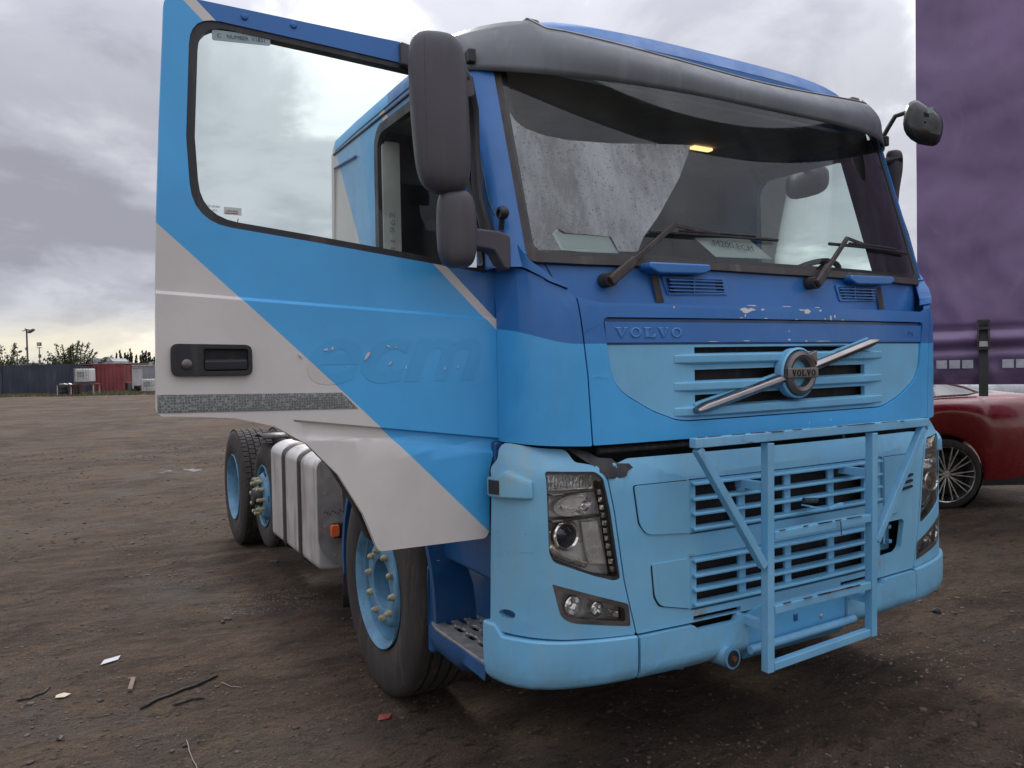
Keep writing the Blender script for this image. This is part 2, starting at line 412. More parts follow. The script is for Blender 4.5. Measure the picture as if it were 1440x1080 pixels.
# ================================================================ LARGE SETTING
GX, GY = -2.2, -1.0
def ground_h(x, y):
    r = math.hypot(x-GX, y-GY)
    k = min(1, 6/(r+1e-3))
    h = .020*fractal(Vector((x*.55, y*.55, 1.3)), .9, 2.0, 5) + .012*fractal(Vector((x*2.3, y*2.3, 5.1)), .8, 2.1, 5)
    # tyre ruts sweeping past the lorry
    a = (x*.80+y*.25+.35*math.sin(y*.35))
    rut = math.cos(a*3.1+1.2*pnoise(Vector((x*.3, y*.3, 8))))
    h += -.012*max(0, rut-.45)*1.5*(.5+.5*pnoise(Vector((x*.8, y*.8, 2))))
    h += .007*abs(math.sin(y*22+x*5))*max(0, rut-.6)*max(0, pnoise(Vector((x*.6, y*.4, 12))))
    return h*(.25+.75*k)
def ground_mesh():
    na, nr = 620, 520
    # angular samples denser in the part of the yard that has detail
    angs = []
    t = 0
    A = np.linspace(0, 1, na, endpoint=False)
    angs = 2*PI*A
    base = PI/2-YAW
    angs = base + PI*np.sign(2*A-1)*np.abs(2*A-1)**1.7
    rads = np.concatenate([[0.05], np.geomspace(.45, 700, nr-1)])
    V = []; 
    for r in rads:
        for a in angs:
            x = GX+r*math.cos(a); y = GY+r*math.sin(a)
            V.append((x, y, ground_h(x, y) if r < 60 else 0))
    F = []
    for i in range(nr-1):
        for j in range(na):
            F.append((i*na+j, i*na+(j+1) % na, (i+1)*na+(j+1) % na, (i+1)*na+j))
    V.append((GX, GY, 0)); k = len(V)-1
    F += [(k, (j+1) % na, j) for j in range(na)]
    return V, F
def ground_mat():
    t = NT('muddy_hardcore')
    n1 = t.noise(.35, 5, .6, .3); n2 = t.noise(2.6, 8, .72, .5, (.55, 1.5, 1), (0, 0, .45)); n3 = t.noise(24, 6, .7); n4 = t.noise(.12, 3, .5)
    c = t.mix(t.rng(n2, .33, .66), (.038, .024, .015), (.136, .090, .058))
    c = t.mix(t.rng(n1, .42, .66, 0, .75), c, (.160, .112, .076))
    c = t.mix(t.rng(n3, .52, .72, 0, .6), c, (.035, .028, .024))
    wet = t.rng(t.noise(.9, 6, .6, .6), .52, .64)
    c = t.mix(t.math('MULTIPLY', wet, .55), c, (.036, .027, .022))
    clump = t.noise(11, 6, .75, .8, (.8, 1.3, 1), (0, 0, .6)); c = t.mix(t.math('MULTIPLY', t.rng(clump, .53, .63), t.rng(t.noise(.8, 3, .5), .35, .6, .2, .95)), c, (.026, .017, .011)); c = t.mix(t.rng(clump, .42, .32, 0, .5), c, (.175, .122, .082))
    # pale grit
    vo = t.N('ShaderNodeTexVoronoi'); vo.inputs['Scale'].default_value = 42; t.L(t.coord(), vo.inputs['Vector'])
    grit = t.math('MULTIPLY', t.rng(vo.outputs['Distance'], .16, .10), t.rng(t.noise(1.3, 4, .6), .5, .62))
    sepc = t.N('ShaderNodeSeparateColor'); t.L(vo.outputs['Color'], sepc.inputs[0])
    grit = t.math('MULTIPLY', grit, t.rng(sepc.outputs[0], .45, .6))
    c = t.mix(t.math('MULTIPLY', grit, .85), c, (.26, .235, .21))
    fine = t.noise(95, 4, .75); c = t.mix(t.rng(fine, .50, .66, 0, .65), c, (.028, .020, .016)); c = t.mix(t.rng(fine, .44, .34, 0, .45), c, (.19, .150, .120))
    rough = t.math('SUBTRACT', .97, t.math('MULTIPLY', wet, .20))
    h = t.math('ADD', t.math('MULTIPLY', n3, .5), t.math('ADD', t.math('MULTIPLY', t.noise(70, 5, .7), .35), t.math('MULTIPLY', t.noise(7, 5, .7), .8)))
    h = t.math('ADD', h, t.math('MULTIPLY', grit, .35))
    return t.done(t.bsdf(c, rough, 0, t.bump(t.math('ADD', h, t.math('MULTIPLY', clump, 1.2)), 1.0, .055), spec=.3))
V, F = ground_mesh()
g = mobj('ground', V, F, ground_mat(), smooth=True, angle=180); tag(g, kind='structure', label='brown muddy hardcore yard with tyre ruts', cat='ground')
del V, F

# ================================================================ THE LORRY
truck = empty('lorry_tractor_unit', (0, 0, 0), 0, 'blue and off-white lorry tractor unit with its door open and a tube bull bar', 'lorry')
LOW = [(0, -.045), (.3, -.042), (.55, -.034), (.8, -.018), (.92, -.004), (1.0, .014), (1.06, .032), (1.11, .056), (1.16, .095), (1.2, .145), (1.225, .2), (1.24, .27), (1.245, .4)]
BON = [(0, -.035), (.3, -.033), (.55, -.026), (.8, -.012), (.92, .002), (1.0, .022), (1.05, .043), (1.09, .07), (1.125, .11), (1.148, .16), (1.162, .22), (1.17, .27), (1.175, .4)]
def itp(x, T):
    x = abs(x)
    return float(np.interp(x, [p[0] for p in T], [p[1] for p in T]))
def lowf(off=0):
    def f(x, z):
        t = max(0, z-1.15)
        return (x, itp(x, LOW)+off+t*t*3.2+.15*t, z)
    return f
def bonf(off=0):
    def f(x, z):
        return (x, itp(x, BON)+off+(.35*max(0, z-1.72)**1.3 if z > 1.72 else 0), z)
    return f
def wsy(x, z): return .03+.118*(min(abs(x), 1.3)/1.094)**3+(z-1.92)*.30
def wsf(off=0): return lambda x, z: (x, wsy(x, z)+off, z)

# ---- front lower face
def lamp_hole(side): return
HL = [(-1.103, 1.190), (-.935, 1.181), (-.910, 1.158), (-.884, 1.041), (-.850, .806), (-.872, .802), (-.95, .828), (-1.084, .884), (-1.098, .915)]
FOGL = [(-1.090, .812), (-.819, .716), (-.813, .638), (-1.03, .676), (-1.066, .700)]
HLr = rnd(HL, .012, 3); FGr = rnd(FOGL, [.004, .012, .008, .03, .02], 3)
cornerL = [(-1.231, .640), (-1.05, .622), (-.792, .606), (-.815, .700), (-.838, .800), (-.872, 1.041), (-.897, 1.160), (-.925, 1.202), (-.95, 1.205), (-1.0, 1.215), (-1.013, 1.256), (-1.10, 1.264), (-1.180, 1.282), (-1.200, 1.262), (-1.209, 1.225), (-1.226, 1.198), (-1.229, .9)]
hole_c = [(-1.203+.016*math.cos(a*PI/8), .702+.016*math.sin(a*PI/8)) for a in range(16)]
for s in (-1, 1):
    fl = (lambda p: p) if s < 0 else mir
    cp_ = panel('corner_bumper_panel', fl(rnd(cornerL, .012, 2)), lowf(), 'pale', truck, holes=[fl(HLr), fl(FGr), fl(hole_c)], thick=.025, du=.035, dv=.04, bevel=.005)
    # headlamp: deep bowl, inner parts, lens
    hl = panel('headlight', fl(rnd([(a*1.0, b) for a, b in HL], .010, 3)), lowf(.070), 'bowl', truck, thick=.004, du=.05, dv=.1, bevel=0)
    bez = panel('bezel', fl(HLr), lowf(.004), 'black', hl, holes=[fl(rnd([(-1.097, 1.184), (-.937, 1.175), (-.916, 1.155), (-.891, 1.041), (-.858, .812), (-.95, .834), (-1.080, .888), (-1.094, .916)], .01, 3))], thick=.03, du=.05, dv=.1, bevel=.002)
    mb = MB()
    for z0, z1, x0, x1 in ((1.125, 1.172, -1.085, -.935),):
        for i in range(15):
            x = x0+(x1-x0)*i/14; mb.box((s*-x, itp(x, LOW)+.040, (z0+z1)/2), (.004, .02, z1-z0))
    mb.build('indicator_ribs', 'reflector', hl)
    # indicator housing
    MB().prism(rnd([(-1.092, 1.176), (-.936, 1.168), (-.915, 1.118), (-1.092, 1.120)], .005, 2), lambda a, b: (-s*a, itp(a, LOW)+.055, b), lambda a, b: (-s*a, itp(a, LOW)+.065, b)).build('indicator', 'reflector', hl)
    # middle reflector and shelves
    k = MB(); k.span((s*1.09, .0+itp(1.0, LOW)+.02, 1.108), (s*.905, itp(1.0, LOW)+.075, 1.114)); k.span((s*1.09, itp(1.0, LOW)+.022, 1.018), (s*.892, itp(1.0, LOW)+.08, 1.026)); k.build('shelf', 'satin', hl, bevel=.002)
    rf = MB().rows([[(s*(1.0+.078*math.cos(t)*r), itp(1.0, LOW)+.035+.045*(1-r*r), 1.066+.036*math.sin(t)*r) for t in [2*PI*i/28 for i in range(28)]] for r in (1, .8, .55, .3, .02)], closed=True)
    rf.build('reflector', 'reflector', hl, smooth=True)
    # projector
    cx_, cz_ = s*1.030, .968; yb = itp(1.03, LOW)+.04
    MB().lathe([(.0, .052), (-.018, .052), (-.022, .047), (-.018, .040), (.02, .034)], (cx_, yb, cz_), 'y', 36).build('projector_ring', 'reflector', hl, smooth=True)
    MB().lathe([(.01, .034), (-.004, .030), (-.012, .018), (-.015, .001)], (cx_, yb, cz_), 'y', 30).build('projector_lens', M['lensdark'] if 'lensdark' in M else pm('dark_lens_glass', (.02, .03, .05), .08, coat=1, dirt=0, bump=0), hl, smooth=True)
    MB().prism([(-1.088, .985), (-1.088, .925), (-1.07, .895), (-.96, .848), (-.95, .868), (-1.03, .900), (-1.062, .925), (-1.072, .985)], lambda a, b: (-s*a, itp(a, LOW)+.03, b), lambda a, b: (-s*a, itp(a, LOW)+.06, b)).build('reflector', 'reflector', hl, bevel=.004)
    MB().prism([(-.965, 1.005), (-.905, 1.005), (-.872, .85), (-.94, .858), (-.955, .93)], lambda a, b: (-s*a, itp(a, LOW)+.045, b), lambda a, b: (-s*a, itp(a, LOW)+.055, b)).build('trim_plate', 'bowl', hl, bevel=.003)
    st_ = MB()
    for i in range(11):
        t = i/10; x = -(.915-.045*t); z = 1.11-.27*t; st_.box((-s*x, itp(x, LOW)+.018, z), (.013, .012, .018))
    st_.build('lamp_strip', 'reflector', hl, bevel=.002)
    panel('lens', fl(rnd([(-1.099, 1.186), (-.937, 1.177), (-.914, 1.156), (-.889, 1.041), (-.856, .810), (-.95, .832), (-1.082, .886), (-1.095, .915)], .01, 3)), lowf(.006), 'lens', hl, thick=0, du=.04, dv=.08, bevel=0)
    # fog lamp
    fg = panel('fog_light', fl(FGr), lowf(.06), 'bowl', truck, thick=.004, du=.05, dv=.1, bevel=0)
    panel('bezel', fl(FGr), lowf(-.001), 'satin', fg, holes=[fl(rnd([(-1.075, .790), (-.836, .704), (-.832, .656), (-1.028, .690), (-1.056, .710)], [.004, .01, .008, .02, .015], 3))], thick=.03, du=.05, dv=.1, bevel=.003)
    for xx, zz, rr in ((1.018, .732, .034), (.934, .712, .026)):
        yb = itp(xx, LOW)+.02
        MB().lathe([(.0, rr), (-.010, rr), (-.012, rr-.004), (.012, rr*.55), (.004, rr*.3), (.002, .001)], (s*xx, yb, zz), 'y', 28).build('lamp', 'reflector', fg, smooth=True)
    MB().prism([(-.890, .705), (-.850, .692), (-.846, .668), (-.885, .676)], lambda a, b: (-s*a, itp(a, LOW)+.015, b), lambda a, b: (-s*a, itp(a, LOW)+.03, b)).build('reflector', 'reflector', fg, bevel=.003)
    panel('lens', fl(rnd([(-1.077, .793), (-.834, .706), (-.830, .654), (-1.027, .688), (-1.058, .709)], .008, 3)), lowf(.004), 'lens', fg, thick=0, du=.05, dv=0, bevel=0)
    # side marker lamp pod, following the corner
    def skin(x, z, o):
        y = itp(x, LOW); e = .004; t_ = Vector((e, itp(x+e, LOW)-y)).normalized(); return (s*(x+t_.y*o), y-t_.x*o, z)
    rows = []
    for x, zt_, o in ((1.140, 1.156, .012), (1.16, 1.166, .022), (1.18, 1.178, .026), (1.200, 1.190, .027), (1.214, 1.176, .025), (1.224, 1.160, .020), (1.232, 1.158, .0)):
        rows.append([skin(x, zt_+.006, -.01), skin(x, zt_, o*.75), skin(x, zt_-.016, o), skin(x, 1.106, o), skin(x, 1.100, o*.8), skin(x, 1.098, -.01)])
    pd = MB().rows(rows); pd.f += [tuple(range(6)), tuple(36+q for q in reversed(range(6)))]
    po = pd.build('side_marker_housing', 'pale', truck, bevel=.002)
    MB().rows([[skin(x, z, .0285 if x < 1.216 else .024) for z in (1.112, 1.160)] for x in (1.206, 1.214, 1.224)]+[[skin(1.226, z, .01) for z in (1.112, 1.160)]]).build('lamp', 'black', po)

# centre front panel with grille openings
seamL = [(-.787, .606), (-.810, .700), (-.833, .800), (-.867, 1.041), (-.892, 1.160), (-.920, 1.200)]
ctr = seamL + [(-.905, 1.206), (-.84, 1.204), (-.80, 1.216), (.80, 1.216), (.905, 1.210)] + mir(seamL)[0:6] 
G1 = [(-.553, .926), (-.553, 1.126), (.553, 1.126), (.553, .926)]
G2 = [(-.553, .650), (-.553, .846), (.50, .846), (.50, .650)]
LH = rnd([(.530, .838), (.700, .838), (.715, .825), (.690, .715), (.660, .695), (.530, .690)], .01, 2)
lf = panel('lower_front_panel', rnd(ctr, .006, 2), lowf(), 'pale', truck, holes=[G1, G2, LH, [(-.54, .598+.012), (-.54, .628), (-.31, .628), (-.31, .610)], [(.26, .610), (.26, .628), (.49, .628), (.49, .610)]], thick=.022, du=.05, dv=.05, bevel=.005)
def grille_block(x0, x1, z0, z1, open_to):
    fr = panel('grille_frame', [(x0, z0), (x0, z1), (x1, z1), (x1, z0)], lowf(.006), 'grille', truck, holes=[[(x0+.028, z0+.016), (x0+.028, z1-.018), (x1-.02, z1-.018), (x1-.02, z0+.016)]], thick=.02, du=.1, dv=0, bevel=.003)
    zz = [z0+(z1-z0)*t for t in (.07, .355, .635, .93)]
    for i, z in enumerate(zz):
        m = MB(); n = 14; rows = []
        for j in range(n+1):
            x = x0+.008+(x1-x0-.016)*j/n; y = itp(x, LOW)
            rows.append([(x, y-.012, z-.006), (x, y-.012, z+.005), (x, y+.030, z+.008), (x, y+.030, z-.004)])
        m.rows(rows, closed=True); m.f += [(0, 1, 2, 3), tuple(n*4+q for q in (3, 2, 1, 0))]
        m.build('slat', 'grille', fr, bevel=.003)
    for x in (-.283, -.035, .225):
        MB().box((x, itp(x, LOW)+.022, (z0+z1)/2), (.036, .014, z1-z0-.02)).build('divider', 'grille', fr, bevel=.003)
    MB().span((open_to, itp(.5, LOW)+.012, z0+.005), (x1-.004, itp(.5, LOW)+.026, z1-.005)).build('blank_plate', 'grille', fr)
    MB().span((x0, .02, z0), (x1, .035, z1)).build('mesh_backing', 'dark', fr)
grille_block(-.546, .546, .930, 1.121, .44)
grille_block(-.546, .494, .655, .842, .44)
# flush access covers
for pts in ([(-.792, 1.122), (-.557, 1.122), (-.557, .934), (-.742, .948), (-.772, .985)], [(-.722, .842), (-.557, .842), (-.557, .660), (-.690, .690), (-.712, .725)],
            [(.557, 1.122), (.792, 1.122), (.772, .985), (.742, .948), (.68, .905), (.655, .870), (.557, .870)]):
    panel('access_cover', rnd(pts, [.012, .004, .004, .03, .04, .02, .01][:len(pts)], 3), lowf(-.006), 'pale', truck, thick=.012, du=.06, dv=0, bevel=.004)
    panel('cover_gap', rnd([(a*1.006 if abs(a) > .6 else a, b+(.003 if b > .9 else -.003)) for a, b in pts], .01, 2), lowf(-.0012), 'dark', truck, thick=.001, du=.06, dv=0, bevel=0)
vs = MB()
for i in range(3): vs.beam((.690+.004*i, itp(.7, LOW)-.009, .972+.026*i), (.765+.002*i, itp(.76, LOW)-.009, .978+.026*i), .010, .010)
vs.build('vent_slit', 'dark', truck)
# empty lamp pocket on the far side
pk = MB(); pk.span((.53, .05, .69), (.715, .06, .84)); po = pk.build('lamp_pocket', 'pale', truck)
MB().lathe([(0, .045), (-.03, .045), (-.03, .038), (0, .03), (0, .001)], (.585, .05, .76), 'y', 24).build('socket', 'black', po, smooth=True)
tb = MB(); [MB().box(a_, b_).build('bracket', 'pale', po, bevel=.002) for a_, b_ in (((.665, .03, .80), (.02, .04, .016)), ((.67, .03, .735), (.02, .04, .016)), ((.55, .03, .72), (.012, .04, .02)), ((.64, .035, .77), (.012, .03, .09)))]
# dark cavity between bonnet and lower panel, damaged edge
MB().span((-1.04, .115, .62), (1.04, .13, 1.30)).build('front_bulkhead', 'dark', truck)
rb = MB(); rb.tube([(-.9, .04, 1.245), (0, .02, 1.247), (.9, .04, 1.245)], .012); rb.tube([(.35, .0, 1.20), (.355, .03, 1.28)], .006); rb.build('bonnet_stay_rail', 'steel', truck)
panel('torn_foam_edge', [(-1.01, 1.262), (-.94, 1.246), (-.91, 1.225), (-.86, 1.220), (-.845, 1.203), (-.80, 1.200), (-.785, 1.185), (-.815, 1.176), (-.822, 1.160), (-.85, 1.152), (-.895, 1.156), (-.908, 1.172), (-.925, 1.18), (-.935, 1.20), (-.96, 1.215), (-.985, 1.238)], lambda x, z: (x, lowf()(x, z)[1]-.003-.004*math.sin(x*90), z), 'black', truck, thick=.006, du=.02, dv=.02, bevel=.001)

# ---- bumper
def bumpf(off=0):
    def f(x, z):
        t = (.60-z)/.15
        y = itp(x, LOW)-.015+off
        if z < .485: y += 18*(.485-z)**2
        return (x, y, z)
    return f
segM = [(-.783, .444), (-.50, .436), (-.295, .410), (-.285, .42), (-.285, .580), (-.305, .580), (-.31, .606), (-.335, .606), (-.345, .578), (-.53, .578), (-.545, .598), (-.783, .598)]
for s in (-1, 1):
    fl = (lambda p: p) if s < 0 else mir
    pth = [(.790, -.018), (.86, -.012), (.92, -.004), (1.0, .014), (1.06, .032), (1.11, .056), (1.155, .088), (1.190, .128), (1.212, .170), (1.222, .198), (1.228, .225), (1.232, .262)]
    rows = []
    for i, (x, y) in enumerate(pth):
        a = Vector(pth[max(0, i-1)]); b = Vector(pth[min(len(pth)-1, i+1)]); d = (b-a).normalized(); n = Vector((d.y, -d.x))
        e = i/(len(pth)-1); zt = .603+.024*min(1, e*1.6)+(.034 if i >= 9 else 0); zb = .443+.010*e
        r = []
        for f, o_ in ((0, -.06), (.0, -.030), (.03, -.008), (.12, .006), (.30, .013), (.6, .015), (.96, .014), (1, .009), (1, -.03)):
            p = Vector((x, y))+n*o_; r.append((s*p.x, p.y, zb+(zt-zb)*f))
        rows.append(r)
    be = MB().rows(rows); k_ = len(rows[0]); be.f += [tuple(range(k_)), tuple((len(rows)-1)*k_+q for q in range(k_))]
    be.build('bumper_end', 'pale', truck, bevel=.005, angle=45)
    panel('bumper_section', fl(rnd(segM, .008, 2)), bumpf(), 'pale', truck, thick=.03, du=.06, dv=.02, bevel=.006)
nm = panel('number_plate_holder', rnd([(-.278, .408), (.278, .412), (.278, .598), (.10, .598), (.07, .612), (-.22, .612), (-.278, .598)], .012, 3), lambda x, z: (x, -.048+(14*(.46-z)**2 if z < .46 else 0), z), 'plateblue', truck, thick=.025, du=0, dv=.02, bevel=.006)
for x in (-.20, .13): MB().lathe([(-.010, .001), (-.010, .006), (-.006, .009), (0, .009)], (x, -.046, .515), 'y', 14).build('bolt', 'alu', nm, smooth=True)
MB().box((-.02, -.047, .535), (.022, .012, .028)).build('plate_light_socket', 'deep', nm, bevel=.003)
MB().span((-.78, .03, .43), (.78, .05, .64)).build('bumper_beam', 'dark', truck)
ta, tb_ = Vector((-.415, .16, .452)), Vector((-.400, -.085, .462)); td = (tb_-ta).normalized()
to = MB().tube([ta, tb_], .037, 20).build('towing_eye_tube', 'pale', truck, smooth=True, angle=40)
MB().tube([tb_-td*.012, tb_+td*.004], .0385, 24).build('rim', 'wheelblue', to, smooth=True, angle=40)
MB().tube([tb_, tb_+td*.0055], .030, 20).build('bore', 'dark', to); MB().tube([tb_, tb_+td*.012], .011, 8).build('pin', 'rust', to)
tt = MB().tube([(-.53, .04, .45), (-.6, .09, .445), (-.62, .3, .44)], .04, 14); tt.build('underrun_bar', 'pale', truck, smooth=True)

# ---- bull bar of square tube
gb = MB(); Yg = -.165; w = .033
bar = lambda p, q, w=.034: MB().beam(p, q, w, w).build('bar', 'guard', guard, bevel=.003)
guard = MB().beam((-.655, Yg, 1.272), (.655, Yg, 1.276), w, w, (0, 0, 1)).build('bull_bar', 'guard', truck, bevel=.003)
bar((-.295, Yg, 1.250), (-.295, Yg+.01, .415)); bar((.295, Yg, 1.252), (.295, Yg+.01, .435))
bar((-.632, Yg+.002, 1.252), (-.318, Yg+.004, .805), .030); bar((.632, Yg+.002, 1.254), (.318, Yg+.004, .815), .030)
bar((-.274, Yg+.004, .912), (.274, Yg+.004, .914), .031); bar((-.274, Yg+.006, .640), (.274, Yg+.006, .644), .031)
bar((-.274, Yg+.010, .432), (.274, Yg+.010, .452), .030)
MB().tube([(-.30, Yg+.09, .470), (.30, Yg+.09, .480)], .016, 12).build('round_bar', 'guard', guard, smooth=True)
for z in (1.09, .58):
    for s in (-1, 1): MB().beam((s*.295, Yg+.02, z), (s*.295, -.02, z), .03, .03).build('mounting_bracket', 'guard', guard)
sc = MB(); random.seed(3)
for i in range(26):
    x = random.uniform(-.64, .62); sc.box((x, Yg-.0175+random.uniform(0, .01), 1.2910), (random.uniform(.02, .07), .006, .0018))
for i in range(10):
    x = random.uniform(-.25, .2); sc.box((x, Yg-.012, .9295), (random.uniform(.02, .06), .006, .0018)); sc.box((x*.9, Yg-.010, .6585), (random.uniform(.02, .06), .008, .0018))
tag(sc.build('chipped_edge', 'rust', guard), kind='stuff')
hk = MB(); hk.beam((-.02, -.10, .985), (.10, -.10, .955), .035, .006); hk.beam((.08, -.13, .965), (.17, -.12, .975), .014, .008); hk.build('latch_strap', 'grille', truck)
MB().beam((.075, Yg-.024, .875), (.073, Yg-.022, .925), .008, .003).build('cable_tie', 'black', truck)
MB().tube([(-.01, -.085, 1.002), (.06, -.09, .995)], .010, 8).build('loose_hose', 'black', truck)

# ---- bonnet with colour split
front_paint = livery('two_tone_front_paint', lambda t: (lambda X: t.mix(step(t, t.math('SUBTRACT', X[2], t.math('MULTIPLY', t.math('POWER', t.math('MAXIMUM', t.math('SUBTRACT', t.math('ABSOLUTE', X[0]), .98), 0), 2), 1.7)), 1.614), LB, DB))(t.xyz()), .42, .12, 0, .2)
top = [(-.984, 1.772), (-.95, 1.762), (-.90, 1.752), (.90, 1.756), (.95, 1.766), (.984, 1.776)]
bon_out = [(-.940, 1.270), (-.953, 1.503), (-.968, 1.646)] + top + [(.968, 1.646), (.953, 1.503), (.940, 1.274)]
shield = [(-.900, 1.704), (-.884, 1.612), (-.872, 1.52), (-.850, 1.468), (-.815, 1.436), (-.70, 1.375), (-.60, 1.340), (-.55, 1.333), (.55, 1.337), (.60, 1.345), (.70, 1.378), (.815, 1.438), (.850, 1.472), (.872, 1.52), (.884, 1.612), (.900, 1.708)]
bonnet = panel('bonnet', rnd(bon_out, .004, 2), bonf(), front_paint, truck, holes=[rnd(shield, .02, 2)], thick=.02, du=.06, dv=.06, bevel=.006)
sh_in = rnd([(-.878, 1.609), (-.866, 1.52), (-.845, 1.471), (-.811, 1.440), (-.697, 1.379), (-.598, 1.344), (-.549, 1.337), (.549, 1.341), (.598, 1.349), (.697, 1.382), (.811, 1.442), (.845, 1.475), (.866, 1.52), (.878, 1.612)], [0]+[.02]*12+[0], 2)
ops = [[(-.505, z0), (-.505, z1), (.455, z1+.006), (.455, z0+.006)] for z0, z1 in ((1.575, 1.600), (1.476, 1.518), (1.387, 1.427))]
gp = panel('grille_panel', sh_in, bonf(.008), 'grille', truck, holes=ops, thick=.018, du=.08, dv=.06, bevel=.003)
MB().span((-.9, .02, 1.30), (.9, .03, 1.72)).build('radiator_core', 'dark', truck)
for zt, zb in ((1.573, 1.540), (1.474, 1.441), (1.384, 1.350)):
    m = MB(); rows = []
    xs = [-.60, -.50, -.3, 0, .25, .46, .575]
    for x in xs:
        y = itp(x, BON)+.008; e = 0 if x in (xs[0], xs[-1]) else 1; dz = .006*(x+.5)
        rows.append([(x, y-.003-.018*e, zt-.002+dz), (x, y-.003-.016*e, zb+.004+dz), (x, y+.012, zb-.010*e+dz), (x, y+.012, zt+.006+dz)])
    m.rows(rows, closed=True); m.f += [(0, 1, 2, 3), tuple(6*4+q for q in (3, 2, 1, 0))]
    m.build('grille_slat', 'grille', gp, bevel=.003)
MB().span((-.47, -.018, 1.322), (.47, -.014, 1.328)).build('lower_gap', 'dark', gp)
es = panel('name_strip', rnd([(-.890, 1.688), (-.884, 1.6165), (.884, 1.6195), (.890, 1.692)], .003, 2), bonf(.003), 'blue', truck, thick=.012, du=.1, dv=0, bevel=.003)
panel('strip_groove', [(-.897, 1.700), (-.89, 1.60), (.89, 1.60), (.897, 1.704)], bonf(.012), 'deep', truck, thick=.002, du=.1, dv=0, bevel=0)
# serif letters cut as polygons
def letter(ch, w, h, t=.2):
    T = w*t; s = h*.16; k = w*.07
    if ch == 'V': return [[(0, h), (0, h-s*.6), (k, h-s*.6), (w*.5-T*.35, 0), (w*.5+T*.35, 0), (w-k, h-s*.6), (w, h-s*.6), (w, h), (w*.70, h), (w*.70, h-s*.6), (w*.76, h-s*.6), (w*.55, h*.28), (w*.36, h-s*.6), (w*.44, h-s*.6), (w*.44, h)]], []
    if ch == 'L': return [[(0, h), (0, h-s*.7), (w*.1, h-s*.7), (w*.1, s*.7), (0, s*.7), (0, 0), (w, 0), (w, h*.36), (w*.88, h*.36), (w*.80, s), (w*.1+T*1.3, s), (w*.1+T*1.3, h-s*.7), (w*.62, h-s*.7), (w*.62, h)]], []
    if ch == 'O':
        o = [(w/2+w/2*math.cos(a), h/2+h/2*math.sin(a)) for a in [2*PI*i/22 for i in range(22)]]
        i_ = [(w/2+(w/2-T*1.15)*math.cos(a), h/2+(h/2-s)*math.sin(a)) for a in [2*PI*i/22 for i in range(22)]]
        return [o], [i_]
def wordmark(name, x, z, W, H, mapf, mat, parent, depth=.002, tilt=0):
    n = 5; gap = W*.035; w = (W-gap*4)/5
    for i, ch in enumerate('VOLVO'):
        o, hs = letter(ch, w, H)
        ox = x+i*(w+gap); sh = lambda L: [(a+ox, b+z+(a+ox-x)*tilt) for a, b in L]
        panel(name, sh(o[0]), mapf, mat, parent, holes=[sh(h) for h in hs], thick=depth, du=0, dv=0, bevel=0)
wordmark('embossed_letter', -.850, 1.634, .285, .036, bonf(.0005), livery('embossed_blue', lambda t: t.mix(0, (.05, .20, .50), DB), .35, 0), es, .003)
text_obj('embossed_letter', 'FM', .042, M['blue'], es, (.78, -.012, 1.658), FACE, .0008, 0, scale=(1.3, 1, 1))
# chips in the paint on the bonnet edge
random.seed(12)
chips = MB()
def blob(cx, cz, rx, rz, n=11):
    return [(cx+rx*math.cos(2*PI*i/n)*random.uniform(.45, 1.15), cz+rz*math.sin(2*PI*i/n)*random.uniform(.45, 1.15)) for i in range(n)]
for cx, cz, rx, rz in ((-.255, 1.737, .038, .011), (-.225, 1.741, .022, .006), (-.165, 1.742, .012, .004), (.085, 1.741, .030, .010), (.055, 1.745, .018, .004), (.165, 1.744, .010, .004), (.225, 1.716, .008, .010), (.250, 1.722, .006, .009), (.19, 1.712, .006, .004), (-.28, 1.709, .01, .002), (-.15, 1.7085, .012, .002), (.02, 1.707, .008, .002), (.30, 1.709, .014, .002), (-.26, 1.716, .004, .008), (-.22, 1.7565, .03, .0025), (-.03, 1.757, .03, .002), (.15, 1.757, .02, .002), (-.60, 1.743, .004, .005)):
    o = blob(cx, cz, rx, rz); chips.prism(o, lambda a, b: bonf(-.0006)(a, b), lambda a, b: bonf(.002)(a, b))
for cx, cz, rx, rz in ((-.25, 1.623, .02, .002), (-.02, 1.626, .010, .004), (.08, 1.622, .008, .003), (.18, 1.6215, .05, .0018), (-.42, 1.620, .03, .0016), (-.02, 1.66, .003, .005)):
    o = blob(cx, cz, rx, rz); chips.prism(o, lambda a, b: bonf(.0022)(a, b), lambda a, b: bonf(.005)(a, b))
for cx, cz, rx, rz in ((.22, 1.300, .004, .005), (.09, 1.296, .002, .006)):
    o = blob(cx, cz, rx, rz, 6); chips.prism(o, lambda a, b: bonf(-.0006)(a, b), lambda a, b: bonf(.002)(a, b))
tag(chips.build('paint_chip', 'white', bonnet), kind='stuff')
# diagonal chrome bar and iron-mark badge
p0, p1 = Vector((-.528, -.050, 1.371)), Vector((.492, -.052, 1.622)); pb = Vector((-.008, -.062, 1.497))
def half_bar(a, b, name='diagonal_bar'):
    d = (b-a).normalized(); n = Vector((-d.z, 0, d.x)); rows = []
    for p, wd in ((a, .010), (a+d*.05, .0185), (b, .0185)):
        rows.append([p+n*wd, p+n*wd*.6+Vector((0, -.014, 0)), p-n*wd*.2+Vector((0, -.020, 0)), p-n*wd+Vector((0, -.004, 0)), p-n*wd*.9+Vector((0, .02, 0)), p+n*wd*.9+Vector((0, .02, 0))])
    m = MB().rows(rows, closed=True); m.f += [(0, 1, 2, 3, 4, 5), (17, 16, 15, 14, 13, 12)]
    return m.build(name, 'chrome', truck, bevel=.003)
du_ = (p1-p0).normalized()
half_bar(p0, pb-du_*.085); half_bar(p1, pb+du_*.085)
